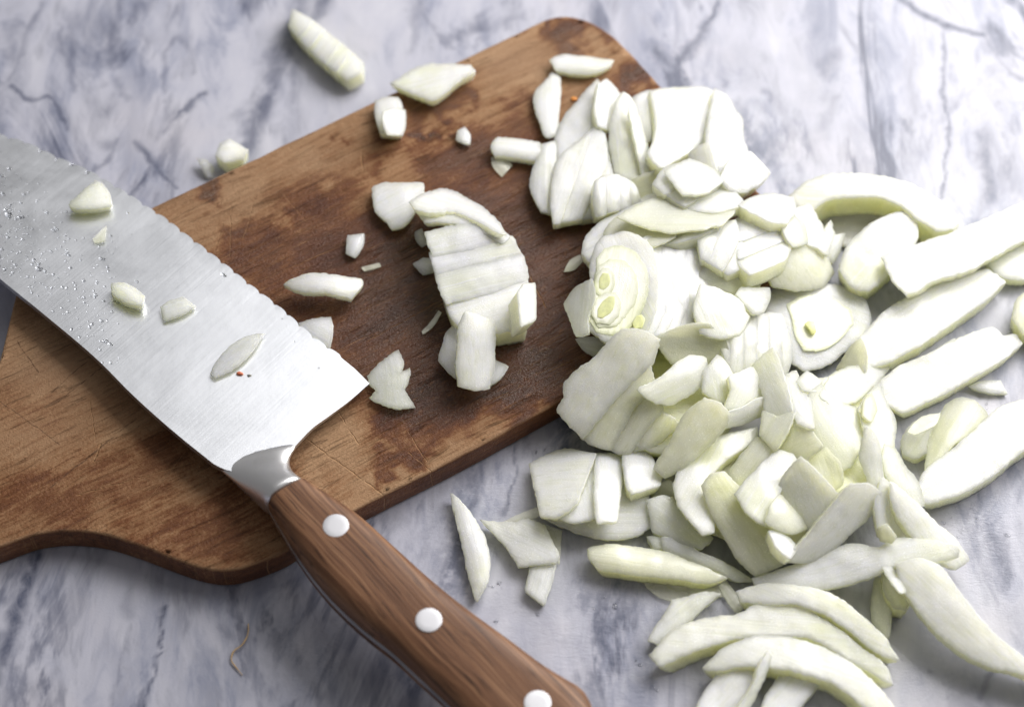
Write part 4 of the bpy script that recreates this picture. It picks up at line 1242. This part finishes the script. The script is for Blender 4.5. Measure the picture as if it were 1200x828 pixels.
# centre right
H('thin yellowish onion flap under the left end of the frosted wedge', [(982, 432), (1000, 405), (1008, 398), (1014, 415), (1012, 434), (1000, 442)], th=2, bend=.5, tint=YY, name='onion_flap')
c = H('round onion slice with a green sprout right of the ribbed petal', [(903, 337), (930, 334), (952, 333), (990, 338), (1010, 350), (1019, 372), (1015, 392), (992, 408), (964, 428), (944, 432), (930, 424), (924, 395), (916, 374), (898, 364)], th=3.6, bend=.9, rag=.8)
sub(c, 'ring', [(922, 356), (945, 346), (975, 350), (996, 362), (1000, 380), (985, 396), (962, 410), (942, 410), (932, 392), (928, 372)], th=.4, bend=.2, lift=-.4, press=.97, mat=RING)
sub(c, 'sprout', [(944, 379), (948, 376), (954, 377), (956, 388), (952, 391), (949, 385)], th=.9, bend=.3, mat=GREEN, press=.6)
H('crumpled white onion membrane left of the ribbed bar', [(976, 440), (1006, 428), (1030, 425), (1040, 430), (1022, 452), (1002, 468), (978, 474), (962, 462)], mat=THIN, th=1.6, bend=.6, name='onion_membrane', rag=.9)
H('small white onion cube below the round sprouted slice', [(936, 446), (946, 436), (961, 446), (955, 457), (942, 455)], th=3.2, bend=.2, name='onion_cube')
H('thin onion strip right of the tall white strip in the centre', [(918, 442), (932, 436), (942, 455), (950, 480), (952, 500), (936, 494), (926, 470)], th=3, bend=.4, name='onion_strip')
H('yellowish onion layer under the tall white strip', [(880, 540), (896, 520), (925, 494), (946, 500), (962, 522), (946, 537), (914, 530)], th=2.5, tint=YG, bend=.5, name='onion_layer')
H('folded lower end of the tall white onion strip', [(895, 482), (910, 490), (929, 484), (922, 503), (907, 525), (892, 508)], th=2.2, bend=.3, tint=YG, name='onion_flap')
H('tall white onion strip standing in the centre of the pile', [(883, 428), (894, 418), (905, 409), (914, 432), (924, 464), (928, 484), (911, 492), (897, 482), (896, 462), (887, 443)], th=3, bend=.5, axis=65, name='onion_strip')
# thin petals at the centre right
H('clear onion stem strip running down through the pile', [(1008, 478), (1030, 449), (1037, 470), (1048, 492), (1046, 520), (1036, 542), (1024, 520), (1014, 498)], mat=THIN, th=2.5, bend=.6, name='onion_strip')
H('yellow patch of onion between two clear stem strips', [(1014, 470), (1022, 462), (1026, 480), (1020, 492), (1013, 486)], th=1.6, tint=YY, name='onion_flap')
H('large thin onion petal with a yellow edge left of the stem strips', [(948, 462), (962, 452), (980, 470), (1002, 478), (1012, 497), (1008, 522), (996, 545), (985, 550), (968, 530), (956, 505), (950, 482)], mat=THIN, th=1.8, bend=2.2, axis=62, tint=(.99, .99, .92), name='onion_petal')
H('right hand thin onion shell folding down toward the marble', [(1038, 522), (1048, 527), (1060, 547), (1073, 563), (1082, 590), (1066, 590), (1050, 572), (1038, 550)], mat=THIN, th=2, bend=.8, tint=(.97, .97, .95), name='onion_shell')
H('narrow onion rib running between the thin petals', [(1016, 500), (1025, 512), (1032, 545), (1034, 580), (1032, 600), (1022, 590), (1018, 560), (1010, 535)], th=2.6, bend=.6, name='onion_strip')
H('frosted onion strip leaning beside the narrow rib', [(1036, 560), (1046, 572), (1056, 602), (1066, 632), (1048, 636), (1034, 626), (1028, 600)], th=3, bend=.5, tint=(.97, .97, .97), name='onion_strip')
H('sickle shaped onion wedge sweeping down right over the marble', [(1044, 566), (1062, 580), (1090, 608), (1118, 632), (1134, 655), (1120, 665), (1085, 642), (1062, 616), (1048, 590)], th=4.4, bend=.8, name='onion_wedge')
H('small yellow onion scrap above the long twisted strip', [(1031, 620), (1038, 616), (1048, 628), (1044, 634), (1033, 632)], th=2, tint=YY, name='onion_scrap')
H('green tinged onion hollow in the gap under the thin petal', [(945, 542), (968, 526), (985, 550), (986, 566), (968, 580), (950, 560)], th=1.5, tint=(.93, .93, .66), bend=-.6, name='onion_petal')
# lower left part of the pile
H('small dim onion petal hanging over the board left of the rings', [(663, 356), (676, 338), (692, 328), (695, 344), (690, 360), (686, 378), (688, 390), (676, 392), (671, 376)], mat=THIN, th=2.2, bend=.6, tint=GR, name='onion_petal', rag=.8)
H('small pointed onion petal between the rings and the lower fan', [(677, 397), (692, 396), (712, 401), (700, 416), (686, 408)], th=2, bend=.4, name='onion_petal')
GP = lambda d: [(740, 386, 17 + d), (655, 480, 5.2 + d), (705, 524, 1.5 + d)]
c = cluster('fanned_onion_quarter', 'big rounded onion quarter sliced into a fan at the left front of the pile', (720, 460, .004), G_PILE)
sub(c, 'slice', [(736, 529), (752, 503), (772, 480), (791, 490), (794, 498), (766, 521)], th=6, bend=1.4, plane=GP(-2.0), axis=-50, tint=YG, minz=0)
sub(c, 'slice', [(713, 526), (740, 476), (765, 453), (774, 470), (777, 480), (754, 506), (739, 531), (726, 531)], th=6, bend=1.4, plane=GP(-1.2), axis=-55, tint=YG)
sub(c, 'slice', [(681, 512), (700, 486), (735, 446), (760, 428), (769, 450), (742, 480), (716, 527), (700, 523)], th=6, bend=1.6, plane=GP(-.4), axis=-55, tint=YG)
sub(c, 'slice', [(652, 480), (660, 466), (661, 450), (672, 437), (690, 424), (716, 398), (728, 386), (752, 387), (772, 398), (765, 424), (737, 450), (703, 489), (684, 513), (668, 499)], th=6, bend=2.4, plane=GP(.4), axis=-50, tint=(1, 1, .95), rag=.8)
H('pale onion petal with a notch lying over the fanned quarter', [(748, 456), (770, 446), (784, 436), (792, 428), (808, 418), (826, 420), (828, 436), (824, 450), (802, 464), (788, 472), (770, 470)], th=2.4, bend=1.2, tint=(1, 1, .96), name='onion_petal')
H('white torn onion face right of the notched petal', [(826, 436), (842, 417), (850, 426), (857, 437), (860, 450), (859, 468), (849, 470), (834, 464), (825, 458)], th=3, bend=.6, name='onion_layer')
H('shaded onion slice left of the tall white strip', [(856, 442), (882, 432), (891, 450), (893, 466), (870, 478), (852, 476), (860, 456)], th=3, bend=.6, tint=(.99, .99, .94), name='onion_slice')
H('narrow onion bridge between the greenish wedge and the tall strip', [(846, 486), (870, 479), (893, 466), (897, 482), (880, 491), (850, 500)], th=2.6, bend=.5, name='onion_strip')
H('long greenish onion wedge slanting under the white torn face', [(768, 548), (788, 516), (806, 484), (826, 468), (845, 473), (853, 485), (846, 502), (822, 527), (798, 547), (780, 558)], th=5, bend=1.8, tint=(.98, .985, .84), name='onion_wedge')
H('dull onion crumb in the hollow below the greenish wedge', [(764, 578), (782, 562), (797, 572), (798, 592), (780, 596)], th=2, tint=YY, name='onion_scrap')
H('lens shaped greenish onion piece lying low beside the panel stack', [(760, 586), (776, 582), (793, 588), (816, 612), (834, 630), (823, 641), (792, 632), (766, 621)], th=4.4, bend=1.4, tint=(.94, .96, .86), name='onion_piece')
H('flat onion bar in the gap above the big trapezoid', [(855, 553), (872, 530), (888, 513), (904, 527), (886, 550), (866, 572)], th=3.4, bend=.5, tint=YG, name='onion_bar')
H('bent onion layer like an elbow left of the big trapezoid', [(792, 566), (798, 550), (808, 536), (840, 514), (865, 507), (886, 502), (884, 515), (866, 526), (846, 540), (832, 556), (834, 590), (836, 622), (824, 624), (808, 606), (796, 588)], th=4.4, bend=1.0, name='onion_elbow', tint=(1, 1, .95))
H('big trapezoid onion slab leaning in the lower middle of the pile', [(824, 568), (836, 556), (848, 554), (866, 573), (882, 596), (900, 616), (916, 630), (932, 642), (920, 656), (886, 673), (868, 656), (850, 628), (836, 602)], th=4.6, bend=1.4, tint=YG, name='onion_slab')
H('white onion tip showing right of the big trapezoid', [(903, 622), (918, 626), (933, 640), (926, 652), (914, 642)], th=4.5, name='onion_chip')
H('bright white onion piece above the big trapezoid', [(864, 578), (885, 553), (912, 528), (936, 535), (928, 552), (914, 572), (908, 590), (897, 614), (880, 602)], th=3.6, bend=.5, name='onion_piece')
H('curled onion chip below the bright white piece', [(899, 610), (908, 588), (914, 580), (930, 598), (945, 617), (928, 623), (912, 618)], th=2.6, bend=.9, tint=YG, name='onion_chip')
H('square bright onion panel in the middle of the lower pile', [(912, 573), (925, 552), (938, 536), (960, 558), (984, 584), (968, 604), (952, 622), (940, 614), (926, 594)], th=3.0, bend=.4, name='onion_layer')
H('straight onion strip with a yellow edge pointing to lower left', [(922, 656), (948, 628), (984, 584), (998, 568), (1020, 570), (1031, 578), (1024, 597), (1000, 620), (972, 645), (950, 656)], th=4.0, bend=.6, name='onion_strip')
# bottom of the pile, on the marble
L('clear onion membrane wet on the marble under the long low wedge', [(748, 674), (790, 680), (840, 686), (846, 698), (815, 702), (790, 704), (765, 693)], th=.7, bend=.3, mat=FILM, name='onion_membrane')
L('clear folded onion tail at the right end of the wet membrane', [(843, 686), (851, 681), (862, 695), (874, 709), (864, 718), (850, 700)], th=1.0, bend=.5, mat=FILM, name='onion_membrane')
L('long low onion wedge lying in front of the panel stack', [(689, 642), (716, 638), (748, 641), (784, 648), (820, 662), (852, 676), (832, 682), (792, 677), (756, 674), (728, 670), (702, 666), (690, 653)], th=4.2, bend=1.6, tint=YG, name='onion_wedge')
L('torn onion flap at the back of the long low wedge', [(759, 628), (778, 627), (784, 640), (768, 643)], mat=THIN, th=3.2, bend=.3, tint=GR, name='onion_flap')
L('pointed onion slice lying on the back of the long low wedge', [(776, 630), (790, 630), (820, 646), (852, 660), (882, 680), (866, 680), (840, 668), (808, 656), (777, 644)], th=2.6, bend=.6, name='onion_slice')
L('small curved onion petal at the far left of the crescents', [(788, 703), (801, 700), (824, 694), (844, 695), (824, 711), (808, 726), (790, 740), (770, 754), (760, 750), (766, 738), (777, 722)], th=2.6, bend=.8, name='onion_petal')
L('granular onion scrap hanging below the long twisted strip', [(1034, 668), (1055, 676), (1068, 704), (1060, 714), (1048, 712), (1038, 695)], th=6, tint=YG, bend=.6, name='onion_scrap')
L('large sickle shaped onion wedge curving down at the lower right', [(1050, 660), (1080, 655), (1096, 660), (1120, 687), (1140, 714), (1170, 746), (1198, 769), (1232, 792), (1232, 806), (1199, 789), (1160, 780), (1120, 758), (1097, 738), (1072, 709), (1056, 684)], th=7.5, bend=.6, name='onion_wedge', plane=[(1060, 665, 6), (1199, 780, 1.2), (1072, 709, 3.5)])
L('thin upright onion strip between the crescents and the large sickle', [(1026, 676), (1036, 678), (1042, 700), (1044, 720), (1042, 736), (1040, 748), (1030, 738), (1022, 727), (1022, 700)], th=2.2, bend=.4, tint=YG, name='onion_strip')
H('long twisted onion strip lying across the front of the pile', [(883, 679), (920, 667), (956, 652), (980, 643), (1000, 639), (1028, 643), (1050, 633), (1085, 634), (1122, 641), (1121, 651), (1082, 657), (1048, 661), (1022, 672), (985, 684), (950, 688), (910, 686), (886, 684)], th=3.4, bend=.7, name='onion_strip', maxtilt=15)
H('tiny onion sliver dangling from the long twisted strip', [(1036, 664), (1043, 663), (1052, 678), (1060, 692), (1056, 692), (1046, 680)], th=.9, bend=.2, name='onion_sliver')
L('onion crescent with a blunt left tip, rearmost of the three crescents', [(863, 693), (893, 684), (924, 685), (970, 694), (1008, 719), (1043, 757), (1053, 773), (1030, 765), (1000, 742), (965, 718), (930, 707), (893, 707), (868, 703)], th=6.5, bend=.5, arc=1.2, name='onion_crescent', tint=(1, 1, .95))
L('longest onion crescent with a forked left tip, middle of the three', [(763, 767), (786, 740), (824, 725), (866, 719), (893, 705), (932, 709), (970, 727), (1008, 757), (1042, 788), (1045, 802), (1024, 789), (985, 766), (955, 749), (909, 745), (866, 747), (817, 761), (772, 780)], th=6.0, bend=.6, arc=1.0, name='onion_crescent', tint=(1, 1, .94))
L('broad onion wedge at the bottom frame edge under the front crescent', [(812, 838), (828, 806), (847, 784), (866, 779), (893, 779), (884, 800), (870, 825), (858, 855), (806, 855)], th=4.5, bend=1.2, name='onion_wedge')
L('short onion stub at the bottom frame edge right of the broad wedge', [(888, 838), (900, 812), (916, 788), (939, 786), (963, 794), (952, 810), (939, 826), (922, 855), (880, 855)], th=4, bend=.5, name='onion_stub')
L('front onion crescent arching over the pieces at the bottom edge', [(824, 781), (855, 755), (893, 744), (932, 748), (978, 765), (1020, 795), (1046, 826), (1056, 850), (1034, 854), (1008, 824), (985, 805), (947, 789), (905, 781), (866, 780), (836, 784)], th=6.5, bend=.8, arc=1.0, name='onion_crescent', tint=(1, 1, .94))
L('slim onion spike leaning on the front crescent', [(892, 778), (901, 762), (905, 768), (897, 790), (880, 825), (866, 848), (852, 852), (866, 828), (884, 800)], th=1.8, bend=.4, name='onion_spike')
# panel stack at the lower left of the pile
c = cluster('onion_panel_stack', 'stack of four onion panels fanned on the marble below the board edge', (700, 580, 0), G_MARB)
sub(c, 'panel', [(634, 603), (650, 560), (690, 548), (735, 556), (758, 570), (761, 590), (761, 616), (750, 625), (722, 631), (690, 626), (655, 614)], th=3, bend=1.6, axis=0)
sub(c, 'panel', [(690, 536), (698, 531), (700, 560), (699, 600), (696, 607), (676, 611), (650, 606), (672, 588), (684, 566)], th=2, bend=.5, axis=85)
sub(c, 'panel', [(699, 531), (714, 531), (728, 532), (727, 580), (723, 610), (700, 612), (697, 575)], th=2.4, bend=.5, axis=88)
sub(c, 'panel', [(621, 543), (640, 533), (662, 526), (698, 531), (690, 552), (683, 570), (672, 590), (652, 606), (634, 604), (628, 575)], th=2.8, bend=1.0, axis=5, tint=(1, 1, .95))
sub(c, 'panel', [(730, 531), (746, 527), (760, 525), (766, 540), (770, 548), (777, 556), (773, 566), (758, 573), (740, 578), (735, 570), (732, 550)], th=4, bend=.5, axis=85)
# left of it
L('thin spindle shaped onion slice alone on the marble beside the knife handle', [(528, 577), (539, 586), (558, 612), (570, 637), (574, 658), (570, 683), (559, 703), (552, 683), (543, 641), (534, 603)], th=2.4, bend=1.0, name='onion_slice')
L('clear onion film under the back of the pointed square piece', [(588, 612), (612, 600), (632, 593), (636, 602), (615, 610)], th=.5, mat=FILM, name='onion_membrane')
L('clear onion film along the right side of the pointed square piece', [(636, 612), (658, 622), (655, 660), (641, 642)], th=.5, mat=FILM, name='onion_membrane')
L('block shaped onion piece under the pointed square piece', [(621, 666), (640, 655), (652, 656), (645, 687), (637, 708), (616, 690)], th=2.2, bend=.4, name='onion_piece', tint=GR)
L('square onion piece with a long pointed corner left of the panel stack', [(564, 609), (580, 612), (600, 611), (621, 609), (638, 615), (655, 652), (651, 659), (630, 660), (609, 664), (597, 644), (580, 626)], th=2.2, bend=.8, name='onion_piece', tint=(.98, .98, .93))


# ---- crumbs and the root hair
def tube(name, pts, r, mat, z, label, cat):
    P = [at(p[0], p[1], z + p[2] * MM) for p in pts]
    P = np.array(P)
    S = spline(P[:, :2], .0006, 180, closed=False)
    t = np.linspace(0, 1, len(S)); zz = np.interp(t, np.linspace(0, 1, len(P)), P[:, 2])
    C3 = np.concatenate([S, zz[:, None]], 1)
    secs = []
    for i in range(len(C3)):
        d = C3[min(i + 1, len(C3) - 1)] - C3[max(i - 1, 0)]
        d /= np.linalg.norm(d) + 1e-12
        s = np.cross(d, [0, 0, 1.0]); s /= np.linalg.norm(s) + 1e-12
        uu = np.cross(s, d)
        f = .55 + .45 * math.sin(math.pi * i / (len(C3) - 1)) + .15 * math.sin(i * .9)
        secs.append(np.array([C3[i] + r * f * (s * math.cos(a) + uu * math.sin(a)) for a in np.linspace(0, 2 * math.pi, 9)[:-1]]))
    V, F = loft(secs)
    o = mesh_object(name, V, F, mat)
    tag(o, label, cat)
    return o


tube('root_hair', [(291, 730, .5), (290.5, 742, .8), (283.5, 755, 1.0), (273, 763.5, .9), (271, 772, .6), (278, 783, .5), (284, 790.5, .4)], .22 * MM, mat_plain('dry_root', (0.55, 0.38, 0.20), .7), 0,
     'dry brown onion root hair curled on the marble below the board', 'root hair')


def crumb(name, px, py, z, r, colour, label, cat):
    P, F = [], []
    bm = bmesh.new()
    bmesh.ops.create_icosphere(bm, subdivisions=2, radius=r)
    c = at(px, py, z)
    V = np.array([v.co for v in bm.verts])
    V *= (1 + .45 * smooth_noise(V / r, 1.4, 2, px))[:, None]
    V *= np.array([1.25, .8, .4])
    V[:, 2] -= V[:, 2].min()
    F = [[v.index for v in f.verts] for f in bm.faces]
    bm.free()
    o = mesh_object(name, V + c, F, mat_plain(name + '_skin', colour, .5, .3))
    tag(o, label, cat)


crumb('red_crumb', 281, 438, float(knife_z(281, 438)) + .0007, .75 * MM, (0.55, 0.16, 0.09), 'tiny red crumb on the blade under the leaf shaped sliver', 'crumb')
crumb('orange_crumb', 673, 117, BT, .9 * MM, (0.75, 0.28, 0.06), 'tiny orange crumb on the board beside the back of the pile', 'crumb')
crumb('grey_crumb', 292, 440, float(knife_z(292, 440)) + .0007, .45 * MM, (0.22, 0.22, 0.22), 'tiny grey crumb on the blade right of the red crumb', 'crumb')


# ---- juice standing on the marble in drops
def juice():
    V, F = [], []
    r_ = random.Random(11)
    for cx, cy, sx, sy, n in ((700, 660, 70, 40, 36), (830, 700, 60, 25, 26), (1120, 610, 50, 30, 30), (1080, 770, 40, 30, 26), (645, 525, 25, 10, 22), (600, 690, 50, 40, 18), (790, 800, 40, 25, 18), (1150, 470, 30, 20, 12)):
        for _ in range(n):
            x, y = r_.gauss(cx, sx * .6), r_.gauss(cy, sy * .6)
            if inside_board(x, y) or x > 1195 or y > 822: continue
            r = (.16 + .5 * r_.random() ** 4) * MM
            c0 = at(x, y, 0.0)
            k0, K = len(V), 10
            st, an = 1 + r_.random() * .9, r_.uniform(0, 3.1)
            wob = [1 + r_.uniform(-.2, .2) for _ in range(K)]
            for q, hz in ((1, -.05), (.88, .16), (.55, .30), (.2, .36)):
                for j in range(K):
                    t = 2 * math.pi * j / K
                    u, v = r * q * wob[j] * math.cos(t) * st, r * q * wob[j] * math.sin(t)
                    V.append(c0 + np.array([u * math.cos(an) - v * math.sin(an), u * math.sin(an) + v * math.cos(an), hz * r]))
            for s in range(3):
                for j in range(K):
                    q = (j + 1) % K
                    F.append((k0 + s * K + j, k0 + s * K + q, k0 + (s + 1) * K + q, k0 + (s + 1) * K + j))
            F.append(tuple(k0 + 3 * K + j for j in range(K)))
            F.append(tuple(k0 + j for j in range(K))[::-1])
    o = mesh_object('juice_droplets', np.array(V), F, bpy.data.materials['water'])
    tag(o, 'scattered clear droplets of onion juice on the marble', None, None, 'stuff')


juice()
